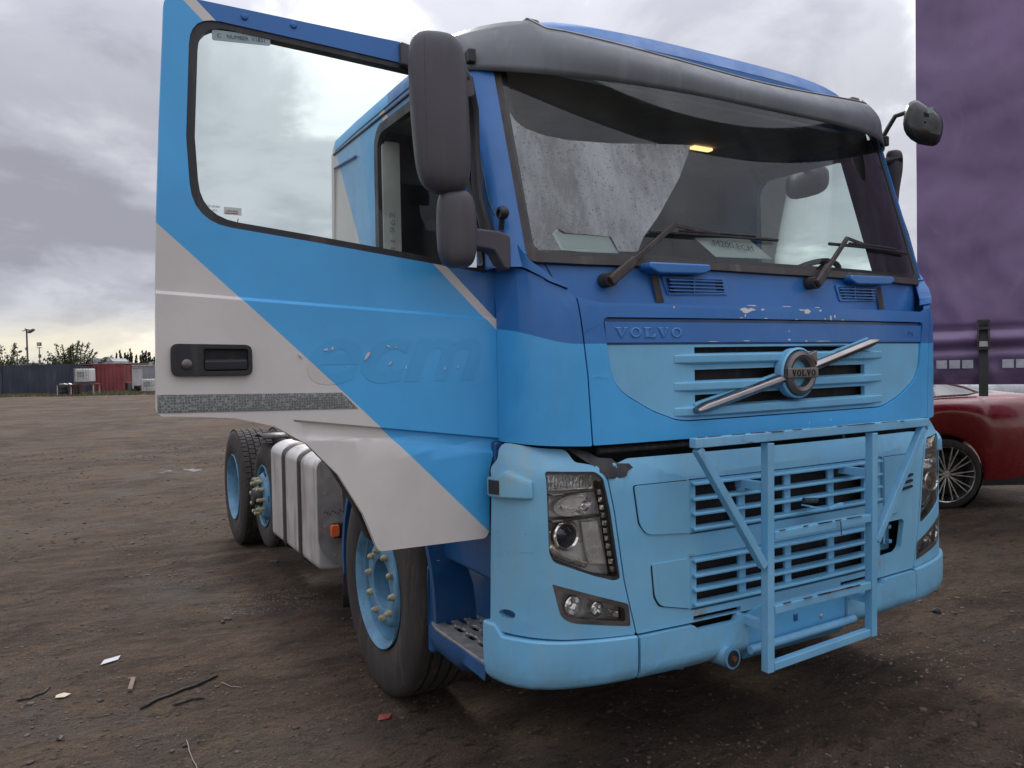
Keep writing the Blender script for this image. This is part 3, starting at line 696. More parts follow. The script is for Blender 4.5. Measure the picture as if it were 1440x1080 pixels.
for a, b in ((p0, pb-du_*.08), (p1, pb+du_*.08)):
    d = (b-a).normalized(); n = Vector((-d.z, 0, d.x))
    m = MB().beam(a+d*.02+Vector((0, .032, 0)), b+Vector((0, .032, 0)), .02, .044, n).build('bar_backing', 'grille', truck, bevel=.003)
bd = MB().lathe([(.03, .097), (-.004, .099), (-.010, .092), (.0, .088)], pb, 'y', 48).build('badge', 'grille', truck, smooth=True)
MB().lathe([(0, .088), (-.020, .084), (-.026, .070), (-.020, .056), (.004, .052)], pb, 'y', 48).build('ring', 'satin', bd, smooth=True)
MB().lathe([(.006, .001), (.006, .054)], pb, 'y', 40).build('backing_disc', 'grille', bd)
MB().prism([(.030, .070), (.088, .088), (.088, .028), (.070, .045), (.048, .064)], lambda a, b: (pb.x+a, pb.y-.022, pb.z+b), lambda a, b: (pb.x+a, pb.y+.0, pb.z+b)).build('arrow_head', 'satin', bd, bevel=.004)
MB().box((pb.x, pb.y-.022, pb.z), (.172, .014, .040)).build('name_bar', 'satin', bd, bevel=.004)
wordmark('badge_letter', pb.x-.066, pb.z-.0125, .132, .025, lambda x, z: (x, pb.y-.0305, z), 'dark', bd, .0015)

# ---- corner panels, fairings
crn = [(-1.168, 1.280), (-1.103, 1.274), (-.9455, 1.268), (-.958, 1.503), (-.973, 1.646), (-.989, 1.770), (-1.016, 1.796), (-1.068, 1.822), (-1.145, 1.888), (-1.168, 1.905)]
fair = [(-1.168, 1.908), (-1.145, 1.891), (-1.068, 1.825), (-1.014, 1.800), (-1.060, 1.838), (-1.107, 1.892), (-1.122, 1.915), (-1.141, 1.985), (-1.150, 2.020), (-1.166, 2.045), (-1.172, 2.0)]
for s in (-1, 1):
    fl = (lambda p: p) if s < 0 else mir
    panel('corner_panel', fl(rnd(crn, [.004, .03, .004, 0, 0, .02, .01, .01, .01, .005], 2)), bonf(), front_paint, truck, thick=.025, du=.02, dv=.06, bevel=.005)
    panel('pillar_fairing', fl(rnd(fair, .006, 2)), lambda x, z: (x, itp(x, BON)+.002+max(0, z-1.80)*.18+max(0, z-1.93)*.1, z), 'blue', truck, thick=.05, du=.015, dv=.03, bevel=.010, seg=3)
# scuttle between bonnet and glass
def scf(off=0): return lambda x, z: (x, .018+.13*(min(abs(x), 1.2)/1.094)**3.2+(z-1.75)*.12+off, z)
panel('scuttle_panel', [(-1.04, 1.735), (1.04, 1.740), (1.06, 1.80), (1.12, 1.84), (1.13, 1.90), (1.05, 1.912), (0, 1.908), (-1.05, 1.900), (-1.13, 1.90), (-1.12, 1.84), (-1.06, 1.80)], scf(), 'blue', truck, thick=.02, du=.06, dv=.06, bevel=.003)
for x0, x1 in ((-.60, -.30), (.335, .61)):
    sf = scf(-.006); yv = sf((x0+x1)/2, 1.82)[1]
    vp = panel('air_vent', rnd([(x0, 1.862), (x1-.0, 1.866), (x1+.008, 1.80), (x0+.02, 1.792)], .008, 2), sf, 'blue', truck, holes=[rnd([(x0+.018, 1.852), (x1-.016, 1.856), (x1-.010, 1.806), (x0+.034, 1.800)], .004, 2)], thick=.012, du=.1, dv=0, bevel=.002)
    panel('backing', [(x0+.01, 1.856), (x1-.01, 1.86), (x1-.004, 1.802), (x0+.028, 1.795)], scf(-.001), 'dark', vp, thick=.001, du=0, dv=0, bevel=0)
    for i in range(4):
        z = 1.808+.0125*i; MB().beam((x0+.02, yv-.002, z), (x1-.014, yv-.002, z+.003), .010, .005).build('slat', 'blue', vp)
    MB().span(((x0+x1)/2-.012, yv-.004, 1.80), ((x0+x1)/2-.006, yv+.004, 1.856)).build('slat', 'blue', vp)
for x0, x1 in ((-.690, -.405), (.395, .685)):
    ys = scf()(((x0+x1)/2), 1.89)[1]
    sp_ = MB().prism(rnd([(x0, 1.902), (x1, 1.906), (x1+.006, 1.884), (x1-.03, 1.868), (x0+.04, 1.862), (x0-.004, 1.880)], .014, 4), lambda a, b: (a, ys-.055, b), lambda a, b: (a, ys+.03, b)).build('step_pad', 'blue', truck, bevel=.008, seg=3)
for x, x2 in ((-.640, -.615), (.640, .655)):
    y_ = scf()(x, 1.8)[1]; MB().rows([[(x-.014, y_-.010, 1.862), (x2-.016, y_-.012, 1.765)], [(x+.014, y_-.010, 1.862), (x2+.020, y_-.012, 1.765)]]).build('rubber_strap', 'seal', truck)
panel('scuttle_seam', [(-1.040, 1.898), (-1.036, 1.898), (-1.004, 1.830), (-1.008, 1.830)], scf(-.002), 'dark', truck, thick=.001, du=0, dv=0, bevel=0)

# ---- windscreen
ws = rnd([(-1.094, 1.925), (-.9, 1.917), (0, 1.914), (.9, 1.917), (1.094, 1.925), (1.105, 2.3), (1.10, 2.70), (-1.10, 2.70), (-1.105, 2.3)], [.05, 0, 0, 0, .05, 0, .04, .04, 0], 5)
inner = rnd([(-1.058, 1.950), (-.9, 1.938), (0, 1.934), (.9, 1.938), (1.058, 1.950), (1.062, 2.3), (1.055, 2.67), (-1.055, 2.67), (-1.062, 2.3)], [.07, 0, 0, 0, .07, 0, .06, .06, 0], 6)
wsc = panel('windscreen', ws, wsf(), 'windscreen', truck, thick=0, du=.08, dv=.15, bevel=0)
panel('frit_border', ws, wsf(.004), 'black', wsc, holes=[inner], thick=.004, du=.08, dv=.15, bevel=0)
outer = rnd([(-1.118, 1.900), (-.9, 1.893), (0, 1.890), (.9, 1.893), (1.118, 1.900), (1.122, 2.3), (1.118, 2.73), (-1.118, 2.73), (-1.122, 2.3)], [.05, 0, 0, 0, .05, 0, .04, .04, 0], 5)
panel('windscreen_seal', outer, wsf(-.004), 'seal', wsc, holes=[rnd([(-1.082, 1.932), (-.9, 1.922), (0, 1.919), (.9, 1.922), (1.082, 1.932), (1.088, 2.3), (1.08, 2.71), (-1.08, 2.71), (-1.088, 2.3)], [.06, 0, 0, 0, .06, 0, .04, .04, 0], 5)], thick=.016, du=.08, dv=.15, bevel=.003)
panel('sky_reflection_film', rnd([(-1.075, 1.940), (-1.075, 2.46), (-1.062, 2.425), (-1.03, 2.395), (-.964, 2.372), (-.873, 2.360), (-.702, 2.363), (-.325, 2.400), (-.425, 2.253), (-.569, 2.085), (-.655, 2.000), (-.69, 1.945)], .01, 2), wsf(-.0015), 'sky_reflection', wsc, holes=[[(-.972, 1.945), (-.993, 2.004), (-.975, 2.018), (-.955, 2.006), (-.786, 1.998), (-.768, 1.945)]], thick=0, du=.08, dv=.15, bevel=0)  # the sky's reflection, put in as a pale film cut to its outline

# ---- cab body
def side_paint_expr(t):
    X = t.xyz(); y, z = X[1], X[2]
    # stripe descends forward: same line as on the closed door
    s1 = t.math('ADD', z, t.math('MULTIPLY', y, -.95))          # z - .95 y
    c = t.mix(step(t, s1, 1.50), DB, WH)
    c = t.mix(step(t, s1, 1.465), c, c)
    a = t.math('ADD', z, t.math('MULTIPLY', y, 0.0))
    blue = t.mix(step(t, t.math('SUBTRACT', t.math('MULTIPLY', y, 1.42), z), .06), LB, (.155, .43, .72))
    c0 = t.mix(step(t, t.math('SUBTRACT', z, t.math('MULTIPLY', y, 0)), -5), LB, LB)
    band = t.mix(step(t, t.math('ADD', t.math('MULTIPLY', y, .95), t.math('MULTIPLY', z, -1)), -1.56), DB, WH)
    band = t.mix(step(t, t.math('ADD', t.math('MULTIPLY', y, .95), t.math('MULTIPLY', z, -1)), -1.50), band, LB)
    # second field edge runs down-forward, rear corner is off-white
    e2 = t.math('ADD', t.math('MULTIPLY', y, 1.42), t.math('MULTIPLY', z, 1.0))
    l2 = t.math('SUBTRACT', t.math('MULTIPLY', y, 1.43), z)
    lite = t.mix(step(t, t.math('SUBTRACT', t.math('MULTIPLY', y, 3.2), z), 2.30), band, (.15, .42, .74))
    return t.mix(step(t, l2, .085), lite, WH)
side_paint = livery('cab_side_paint', side_paint_expr, .4, .12)
sideprof = [(.30, 1.28), (.36, 1.92), (.345, 1.95), (.575, 2.735), (1.98, 2.745), (2.03, 2.70), (2.06, 1.30), (2.0, 1.18)]
apert = rnd([(.395, 1.30), (.420, 1.94), (.590, 2.600), (.66, 2.645), (1.28, 2.655), (1.335, 2.60), (1.335, 1.30)], [.02, .02, .05, .03, .05, .05, .02], 4)
cabin = panel('cab_side', rnd(sideprof, .02, 2), lambda y, z: (-1.21+.012*max(0, z-2.1), y, z), side_paint, truck, holes=[apert], thick=.03, out=(-1, 0, 0), du=.2, dv=.2, bevel=.006)
panel('door_seal', rnd([(.385, 1.29), (.408, 1.94), (.580, 2.612), (.65, 2.658), (1.29, 2.668), (1.348, 2.61), (1.348, 1.29)], [.02, .02, .05, .03, .05, .05, .02], 4), lambda y, z: (-1.214+.012*max(0, z-2.1), y, z), 'black', truck, holes=[rnd([(.425, 1.34), (.448, 1.94), (.612, 2.575), (.675, 2.615), (1.26, 2.622), (1.300, 2.58), (1.300, 1.34)], [.02, .02, .05, .03, .05, .05, .02], 4)], thick=.03, out=(-1, 0, 0), du=0, dv=0, bevel=.006)
# rear jamb inside the aperture
jb = MB().span((-1.19, 1.292, 1.32), (-1.10, 1.312, 2.60)).build('door_jamb', 'lining', truck, bevel=.004)
text_obj('jamb_lettering', 'FM 11 962', .045, 'plate', jb, (-1.145, 1.2905, 2.13), (PI/2, -PI/2, 0), .0005, 0, scale=(1.5, .8, 1))
# swage lines on the side
for pts in (([(1.60, 2.60), (1.95, 2.62)]), ([(1.95, 2.62), (2.0, 2.0)])):
    (y0_, z0_), (y1_, z1_) = pts
    MB().beam((-1.212, y0_, z0_), (-1.212, y1_, z1_), .012, .010).build('swage_line', 'blue' if z0_ > 2.5 and y0_ < 1.8 else 'white', truck, bevel=.003)
MB().tube([(-1.205, .60, 2.690), (-1.205, 1.98, 2.700)], .006, 6).build('gutter', 'seal', truck)
# other side, with closed door and its glass
r_ap = rnd([(.405, 2.00), (.42, 2.12), (.590, 2.585), (.65, 2.62), (1.16, 2.63), (1.22, 2.57), (1.215, 2.00)], [.04, .02, .05, .03, .05, .06, .05], 4)
panel('cab_side', rnd(sideprof, .02, 2), lambda y, z: (1.21-.012*max(0, z-2.1), y, z), side_paint, truck, holes=[r_ap], thick=.03, out=(1, 0, 0), du=.2, dv=.2, bevel=.006)
panel('side_window', r_ap, lambda y, z: (1.19, y, z), 'window', truck, thick=0, out=(1, 0, 0), du=0, dv=0, bevel=0)
panel('window_seal', rnd([(.385, 1.97), (.398, 2.12), (.575, 2.605), (.64, 2.645), (1.18, 2.652), (1.245, 2.58), (1.24, 1.97)], .04, 4), lambda y, z: (1.214-.012*max(0, z-2.1), y, z), 'black', truck, holes=[r_ap], thick=.012, out=(1, 0, 0), du=0, dv=0, bevel=.003)
# A pillars (outer skin between glass and door opening)
for s in (-1, 1):
    rows = []
    for z in [1.88+.09*i for i in range(10)]:
        y = wsy(1.094, z); b = s*1.0
        rows.append([(b*1.100, y+.03, z), (b*1.112, y-.008, z), (b*1.135, y+.004, z), (b*1.165, y+.018, z), (b*1.192, y+.040, z), (b*1.204, y+.075, z), (b*1.198, y+.22, z), (b*1.172, y+.22, z)])
    wp = MB().rows(rows).build('windscreen_pillar', 'blue', truck, smooth=True, angle=60)
    MB().rows([[(b*1.05, wsy(1.094, z)+.012, z), (b*1.10, wsy(1.094, z)+.10, z), (b*1.15, wsy(1.094, z)+.24, z), (b*1.168, wsy(1.094, z)+.27, z)] for z in (1.88, 2.2, 2.5, 2.69)]).build('pillar_trim', 'interior', wp, smooth=True)
# back wall, floor, roof
bk = MB(); bk.span((-1.2, 2.02, 1.2), (1.2, 2.05, 2.72)); bk.build('rear_wall', 'white', truck, bevel=.01)
fl_ = MB(); fl_.span((-1.18, .33, 1.22), (1.18, 2.02, 1.28)); fl_.build('cab_floor', 'interior', truck)
rows = []
for y, zc, zs, wd in ((.31, 2.805, 2.70, .98), (.345, 2.868, 2.725, 1.06), (.44, 2.915, 2.740, 1.16), (.60, 2.942, 2.765, 1.205), (1.0, 2.955, 2.77, 1.207), (1.6, 2.95, 2.77, 1.207), (1.95, 2.93, 2.765, 1.205), (2.05, 2.86, 2.74, 1.19)):
    r = []
    for i in range(25):
        u = -1+2*i/24; x = wd*u; k = (1-abs(u)**6)
        zz = zs+(zc-zs)*k*(1-(.16 if y > .5 else .03)*u*u); r.append((x, y+.06*abs(u)**3 if y < .5 else y, zz))
    r = [(-wd, r[0][1], zs-.05)]+r+[(wd, r[-1][1], zs-.05)]
    rows.append(r)
rf = MB().rows(rows)
def roof_expr(t):
    X = t.xyz(); l = t.math('SUBTRACT', X[1], t.math('MULTIPLY', t.math('ADD', X[2], 0), 0))
    return t.mix(step(t, X[1], 1.16), DB, LB)
rfo = rf.build('roof', livery('roof_paint', roof_expr, .4, .06, 0, .1), truck, smooth=True, angle=70)
MB().rows([[(x, .33+.06*abs(x)**3, 2.70-.02*abs(x)) for x in np.linspace(-.9, .9, 16)], [(x, .30, 2.70) for x in np.linspace(-.9, .9, 16)], [(x, .305, 2.80-.09*abs(x)**4) for x in np.linspace(-.9, .9, 16)]]).build('header_panel', 'blue', truck, smooth=True)
for x in (-.935, .935):
    mk = MB().prism(rnd([(-.035, 0), (.035, 0), (.030, .028), (-.030, .028)], .010, 3), lambda a, b: (x+a, .36, 2.812+b), lambda a, b: (x+a, .42, 2.812+b)).build('marker_light', pm('mossy_lamp_lens', (.17, .15, .14), .7, dirt=.8, scale=40, bump=.8), truck, bevel=.006)

# ---- sun visor
def visor_row(u, n=9):
    x = 1.215*u; a = abs(u)
    yb = .045+.365*a**2.6; zb = 2.538+.080*a**2
    zt = 2.662+.188*a*a if a < .755 else (2.770+(a-.755)/.045*.052 if a < .80 else 2.822-.045*((a-.80)/.20)**2)
    P = []
    for i in range(n):
        t = i/(n-1); z = zb+(zt-zb)*t
        y = yb + .010*t + .05*t**3 - .014*math.sin(t*PI) + (.07*t*min(1, max(0, a-.74)/.1))
        P.append((x, y, z))
    return P
us = sorted(set([round(-1+2*i/48, 4) for i in range(49)]+[-.757, .757, -.79, .79]))
vis = MB().rows([visor_row(u) for u in us]).build('sun_visor', 'visor', truck, smooth=True, angle=80)
sm = vis.modifiers.new('solid', 'SOLIDIFY'); sm.thickness = .008; sm.offset = 1
lip = MB(); lip.tube([tuple(Vector(visor_row(u)[-1])+Vector((0, .004, .004))) for u in us if abs(u) < .80], .008, 8); lip.build('visor_lip', 'black', vis, smooth=True)
lip = MB(); lip.tube([tuple(Vector(visor_row(u)[-1])+Vector((0, .0, .013))) for u in us if abs(u) < .80], .003, 6); lip.build('visor_lip_highlight', 'alu', vis, smooth=True)
for s in (-1, 1): MB().beam((s*1.19, .36, 2.66), (s*1.16, .55, 2.66), .03, .05).build('visor_bracket', 'black', vis, bevel=.006)

# ---- cab interior
itr = MB(); itr.span((-1.17, 1.96, 1.28), (1.17, 2.0, 2.70)); itr.build('sleeper_curtain', 'curtain_trim', truck)
cl = MB().span((-1.15, .46, 2.690), (1.15, 2.0, 2.705)).build('headlining', 'lining', truck)
MB().span((-1.1, 1.44, 2.45), (1.1, 1.46, 2.69)).build('overhead_locker', 'curtain_trim', truck, bevel=.01)
for x in (-.6, -.05, .5): MB().span((x, 1.436, 2.47), (x+.012, 1.439, 2.68)).build('locker_divider', 'dark', truck)
rows = []
for x in np.linspace(-1.12, 1.12, 21):
    yb = wsy(x, 1.92)
    rows.append([(x, yb+.02, 1.915), (x, yb+.16, 1.935), (x, yb+.30, 1.945), (x, yb+.42, 1.93), (x, yb+.46, 1.86), (x, yb+.44, 1.5), (x, yb+.40, 1.3)])
MB().rows(rows).build('dashboard', 'interior', truck, smooth=True)
sw = MB(); c0 = Vector((.74, .56, 1.90)); R = Matrix.Rotation(math.radians(-35), 3, 'X')
sw.tube([c0+R @ Vector((.22*math.cos(t), .22*math.sin(t), 0)) for t in [2*PI*i/32 for i in range(33)]], .014, 8, cap=False)
wh = sw.build('steering_wheel', 'black', truck, smooth=True)
sp2 = MB(); [sp2.beam(c0, c0+R @ Vector((.21*math.cos(a), .21*math.sin(a), 0)), .03, .012) for a in (0.1, PI-.1, -PI/2)]; sp2.tube([c0, c0+R @ Vector((0, 0, -.35))], .03, 8); sp2.build('spokes', 'black', wh)
for x in (-.60, .60):
    st_ = MB(); st_.box((x, 1.62, 1.98), (.50, .14, .70), Matrix.Rotation(-.12, 3, 'X')); st_.box((x, 1.40, 1.68), (.52, .52, .16)); so_ = st_.build('seat', 'curtain_trim', truck, bevel=.05, seg=3)
    MB().box((x, 1.68, 2.38), (.28, .10, .16)).build('headrest', 'curtain_trim', so_, bevel=.04, seg=3)
MB().span((-.34, 1.9, 1.6), (.34, 1.95, 2.3)).build('rear_panel', 'interior', truck)
MB().box((.48, .96, 2.682), (.13, .035, .012)).build('interior_lamp', 'warmlamp', truck)
MB().box((-.66, 1.08, 2.682), (.09, .04, .012)).build('interior_lamp', 'warmlamp', truck)
# ---- wipers
def wiper(pv, el, tip0, tip1):
    P = lambda x, z, o: Vector((x, (wsy(x, max(z, 1.92)) if z > 1.91 else scf()(x, z)[1])+o, z))
    a = MB(); a.tube([P(*pv, -.0), P(*pv, -.05)], .026, 14); wo = a.build('wiper', 'seal', truck, smooth=True)
    v0 = P(*pv, -.055); v1 = P(*el, -.035); m = v0.lerp(v1, .34)
    q = MB(); q.beam(v0-(m-v0)*.12, m, .036, .022, (0, 1, 0)); q.build('arm_root', 'seal', wo, bevel=.006)
    q = MB(); q.beam(m, v1, .020, .012, (0, 1, 0)); q.build('arm', 'seal', wo, bevel=.003)
    t0 = P(*tip0, -.014); t1 = P(*tip1, -.014); mid = t0.lerp(t1, .5)
    q = MB(); q.beam(v1, mid+Vector((0, -.012, .004)), .012, .008, (0, 1, 0)); q.build('arm_tip', 'seal', wo)
    q = MB(); n = 10
    q.tube([P(tip0[0]+(tip1[0]-tip0[0])*i/n, tip0[1]+(tip1[1]-tip0[1])*i/n, -.016) for i in range(n+1)], .007, 6); q.tube([P(tip0[0]+(tip1[0]-tip0[0])*i/n, tip0[1]+(tip1[1]-tip0[1])*i/n+.009, -.022) for i in range(2, n-1)], .005, 6); q.build('blade', 'black', wo)
wiper((-.832, 1.838), (-.531, 2.050), (-.634, 2.022), (.010, 2.030))
wiper((.165, 1.860), (.440, 2.066), (.330, 2.036), (1.00, 2.045))

# ---- open door
def door_expr(t):
    X = t.xyz(); x, z = X[0], X[2]
    d1 = t.math('ADD', z, t.math('MULTIPLY', x, .965))       # lower diagonal:  z + .965x  = -.190
    d2 = t.math('ADD', z, t.math('MULTIPLY', x, .948))       # stripe
    wob = t.math('MULTIPLY', t.math('SINE', t.math('MULTIPLY', t.math('ADD', x, 2.26), 3.0)), .012)
    c = t.mix(step(t, t.math('SUBTRACT', d1, wob), -.203), WH, LB)
    c = t.mix(step(t, d2, .565), c, WH); c = t.mix(step(t, d2, .606), c, DB)
    return c
door_paint = livery('door_paint', door_expr, .38, .05, 0, .3)
DY = .27
def dz(x, z):
    """depth of the pressed skin"""
    y = DY + .02*max(0, z-1.95)
    cr = 1.776-(x+2.252)*.056                               # upper crease
    if z < cr: y -= .010*min(1, (cr-z)/.010)
    if z > 1.86 and z < 2.0: y += 0
    lo = 1.392-(x+1.878)*.160*0-(x+1.878)*.14
    if x > -1.88:
        e = min(1, max(0, (lo-z)/.006)); f = min(1, max(0, (lo-.040-z)/.016)); g = min(1, (x+1.88)/.04)
        y += g*(.014*e-.012*f)
    # soft scoop round the window
    return y
dout = [(-2.263, 1.432), (-2.257, 1.7), (-2.247, 1.972), (-2.232, 2.25), (-2.210, 2.60), (-2.190, 2.622), (-1.50, 2.618), (-1.36, 2.60), (-1.30, 2.56), (-1.155, 1.93), (-1.1425, 1.68), (-1.1425, 1.299), (-1.150, 1.285), (-1.190, 1.232), (-1.205, 1.18), (-1.210, .965), (-1.225, .944), (-1.608, .950), (-1.620, .957), (-1.665, 1.075), (-1.744, 1.210), (-1.842, 1.315), (-1.938, 1.375), (-2.051, 1.405), (-2.15, 1.414), (-2.25, 1.420)]
win = rnd([(-2.162, 2.22), (-2.152, 1.978), (-1.80, 1.940), (-1.372, 1.890), (-1.19, 1.869), (-1.235, 2.18), (-1.33, 2.50), (-1.38, 2.545), (-1.75, 2.560), (-2.142, 2.573)], [0, .11, 0, 0, .02, .05, .03, .05, 0, .085], 6)
door = panel('door', rnd(dout, [.008, 0, 0, 0, .02, .02, 0, .05, .05, .01, 0, .01, .01, .01, .01, .01, .012, .012, .01, 0, 0, 0, 0, 0, 0, .01], 3), lambda x, z: (x, dz(x, z), z), door_paint, truck, holes=[win], thick=.022, du=.12, dv=.12, bevel=.004, creases=[((-2.252, 1.776), -.056), ((-2.252, 1.766), -.056), ((-1.878, 1.392), -.14), ((-1.878, 1.386), -.14), ((-1.878, 1.352), -.14), ((-1.878, 1.336), -.14), ((-1.88, 0), None), ((-1.84, 0), None), ((-2, 1.95), 0)])
# stepped frame round the window
def off2(pts, d):
    cx_ = sum(p[0] for p in pts)/len(pts); cz_ = sum(p[1] for p in pts)/len(pts); hw = max(abs(p[0]-cx_) for p in pts); hh = max(abs(p[1]-cz_) for p in pts)
    return [(cx_+(p[0]-cx_)*(1-d/hw), cz_+(p[1]-cz_)*(1-d/hh)) for p in pts]
panel('window_seal', off2(win, -.004), lambda x, z: (x, dz(x, z)+.004, z), 'black', door, holes=[off2(win, .024)], thick=.03, du=0, dv=.1, bevel=.006)
panel('window_glass', off2(win, .008), lambda x, z: (x, DY+.02+.02*max(0, z-1.95), z), 'window', door, thick=0, du=0, dv=0, bevel=0)
# inner lining of the door
panel('door_lining', off2([p for p in dout], .03), lambda x, z: (x, DY+.075, z), 'interior', door, holes=[off2(win, -.01)], thick=.04, du=0, dv=0, bevel=.01)
# handle
hp = panel('handle', rnd([(-2.222, 1.625), (-2.0, 1.621), (-2.0, 1.530), (-2.222, 1.532)], .022, 5), lambda x, z: (x, DY-.024, z), 'black', door, holes=[rnd([(-2.135, 1.610), (-2.012, 1.608), (-2.012, 1.545), (-2.135, 1.545)], .008, 3)], thick=.012, du=0, dv=0, bevel=.004)
MB().span((-2.137, DY-.0135, 1.54), (-2.01, DY-.0120, 1.612)).build('recess', 'dark', hp)
MB().prism([(DY-.024, 1.548), (DY-.026, 1.574), (DY-.0130, 1.582), (DY-.0130, 1.546)], lambda a, b: (-2.133, a, b), lambda a, b: (-2.014, a, b)).build('lever', 'black', hp, bevel=.003)
MB().lathe([(-.006, .001), (-.006, .010), (-.004, .014), (0, .015)], (-2.181, DY-.024, 1.566), 'y', 24).build('lock', 'satin', hp, smooth=True)
# honeycomb reflective tape
def tape_mat():
    t = NT('honeycomb_tape'); v = t.N('ShaderNodeTexVoronoi'); v.feature = 'DISTANCE_TO_EDGE'; v.inputs['Scale'].default_value = 130; v.inputs['Randomness'].default_value = .3
    t.L(t.coord(), v.inputs['Vector']); e = t.rng(v.outputs['Distance'], .05, .12)
    c = t.mix(e, (.30, .32, .31), (.13, .145, .14)); return t.done(t.bsdf(c, .35, .3))
panel('reflective_strip', [(-2.258, 1.481), (-1.728, 1.470), (-1.676, 1.418), (-2.259, 1.430)], lambda x, z: (x, dz(x, z)-.0022, z), tape_mat(), door, thick=.0015, du=.1, dv=0, bevel=0)
# ghost lettering of the removed sign and scrapes
def ghost_expr(t):
    h = t.N('ShaderNodeHueSaturation'); t.L(door_expr(t), h.inputs['Color']); h.inputs['Value'].default_value = .93; return h.outputs[0]
ghost = livery('ghost_lettering', ghost_expr, .40, .04)
text_obj('ghost_letter', 'ecm', .285, ghost, door, (-1.555, dz(-1.5, 1.55)-.0010, 1.590), FACE, 0, .006, .30, scale=(1.28, 1, 1))
random.seed(5); scp = MB()
for x, z, a, L, w_ in ((-1.642, 1.585, .9, .026, .008), (-1.855, 1.586, -.8, .016, .004), (-1.775, 1.605, .3, .012, .005), (-1.755, 1.610, 1.2, .010, .005), (-1.57, 1.615, -.5, .014, .004), (-1.545, 1.612, .2, .006, .003), (-1.565, 1.560, .7, .014, .003), (-1.51, 1.545, 1.4, .010, .002), (-1.37, 1.540, 1.1, .008, .002), (-1.32, 1.545, 1.3, .010, .002)):
    o = [(L*.7*math.cos(2*PI*i/8)*random.uniform(.6, 1), .7*w_*math.sin(2*PI*i/8)*random.uniform(.6, 1)) for i in range(8)]
    o = [(x+p*math.cos(a)-q*math.sin(a), z+p*math.sin(a)+q*math.cos(a)) for p, q in o]
    scp.prism(o, lambda a_, b_: (a_, dz(a_, b_)-.0042, b_), lambda a_, b_: (a_, dz(a_, b_), b_))
tag(scp.build('scrape', 'white', door), kind='stuff')
# window stickers
lb = MB().prism(rnd([(-2.082, 2.545), (-1.915, 2.556), (-1.915, 2.528), (-2.082, 2.514)], .006, 2), lambda a, b: (a, DY+.0185, b), lambda a, b: (a, DY+.0195, b)).build('window_label', pm('pale_label', (.33, .42, .43), .6, dirt=.1), door)
text_obj('label_print', 'NUMBER  V1831', .016, 'ink', lb, (-1.985, DY+.018, 2.536), (PI/2, math.radians(-4), 0), .0002)
text_obj('label_print', 'C', .016, 'ink', lb, (-2.063, DY+.018, 2.530), (PI/2, math.radians(-4), 0), .0002)
lb = MB().span((-2.062, DY+.0185, 2.008), (-2.012, DY+.0195, 2.030)).build('window_sticker', pm('sticker', (.62, .66, .64), .6, dirt=.05), door)
MB().span((-2.059, DY+.0178, 2.011), (-2.022, DY+.0183, 2.0135)).build('sticker_line', pm('red_print', (.45, .05, .05), .6), lb)
text_obj('sticker_print', '14AV4A0', .009, 'ink', lb, (-2.040, DY+.018, 2.0185), FACE, .0001)
text_obj('glass_print', '43R-00485', .009, 'ink', door, (-2.092, DY+.0185, 2.028), FACE, .0001)
text_obj('glass_print', 'E  AS2', .009, 'ink', door, (-2.092, DY+.0185, 2.017), FACE, .0001)
for x, z in ((-1.99, 2.598), (-1.845, 2.602)): MB().lathe([(-.006, .001), (-.005, .008), (0, .011)], (x, DY+.012, z), 'y', 16).build('blanking_plug', 'blue', door, smooth=True)
MB().prism([(-1.50, 2.615), (-1.40, 2.60), (-1.38, 2.52), (-1.50, 2.54)], lambda a, b: (a, DY-.004, b), lambda a, b: (a, DY+.03, b)).build('mirror_mount_cover', 'mirror_shell', door, bevel=.006)
MB().tube([(-2.02, DY+.03, 2.0), (-2.023, DY+.025, 1.988), (-2.015, DY+.022, 1.978)], .0015, 5).build('sealant_thread', 'black', door)
# dark sealing strip and hinges at the leading edge
hg = MB(); hg.span((-1.16, .31, 1.30), (-1.13, .36, 1.9)); hg.build('hinge_shroud', 'deep', door, bevel=.005)
for z in (1.42, 1.80): MB().box((-1.17, .345, z), (.07, .05, .07)).build('hinge', 'deep', door, bevel=.006)

# ---- mirrors on the opened door
def shell(name, rows, mat, parent, **kw):
    m = MB().rows(rows, closed=True); n = len(rows[0]); k = len(rows)
    m.f += [tuple(range(n)), tuple((k-1)*n+i for i in reversed(range(n)))]
    o = m.build(name, mat, parent, smooth=True, angle=180)
    s = o.modifiers.new('sub', 'SUBSURF'); s.levels = 1; s.render_levels = 2
    return o
def mir_rows(cen, halfw, depth, zs, yaw):
    """zs: list of (z, width scale, x shift)"""
    ca, sa = math.cos(yaw), math.sin(yaw); rows = []
    for z, w, sh in zs:
        r = []
        for a, b in ((-1, .0), (-.96, -.55), (-.6, -.88), (.2, -1), (.75, -.85), (1, -.35), (1, .35), (.85, .5), (-.8, .5), (-.98, .35)):
            u, v = a*halfw*w+sh, b*depth*w
            r.append((cen[0]+u*ca-v*sa, cen[1]+u*sa+v*ca, z))
        rows.append(r)
    return rows
yaw = math.radians(-12)
m1 = shell('mirror_housing', mir_rows((-1.440, .10), .094, .065, [(2.585, .45, -.018), (2.570, .82, -.012), (2.52, .98, -.008), (2.38, 1.0, -.004), (2.24, .97, .002), (2.15, .92, .006), (2.105, .74, .010), (2.085, .38, .014)], yaw), 'mirror_shell', truck)
ml = MB().rows([[(-1.518, .040, z), (-1.5175, .038, z)] for z in (2.12, 2.54)]).build('moulding_line', 'black', m1)
m2 = shell('wide_angle_mirror_housing', mir_rows((-1.392, .10), .064, .055, [(2.105, .5, -.006), (2.090, .85, -.002), (2.045, 1.0, 0), (1.96, 1.02, 0), (1.90, .96, 0), (1.87, .78, 0), (1.857, .42, 0)], yaw), 'mirror_shell', truck)
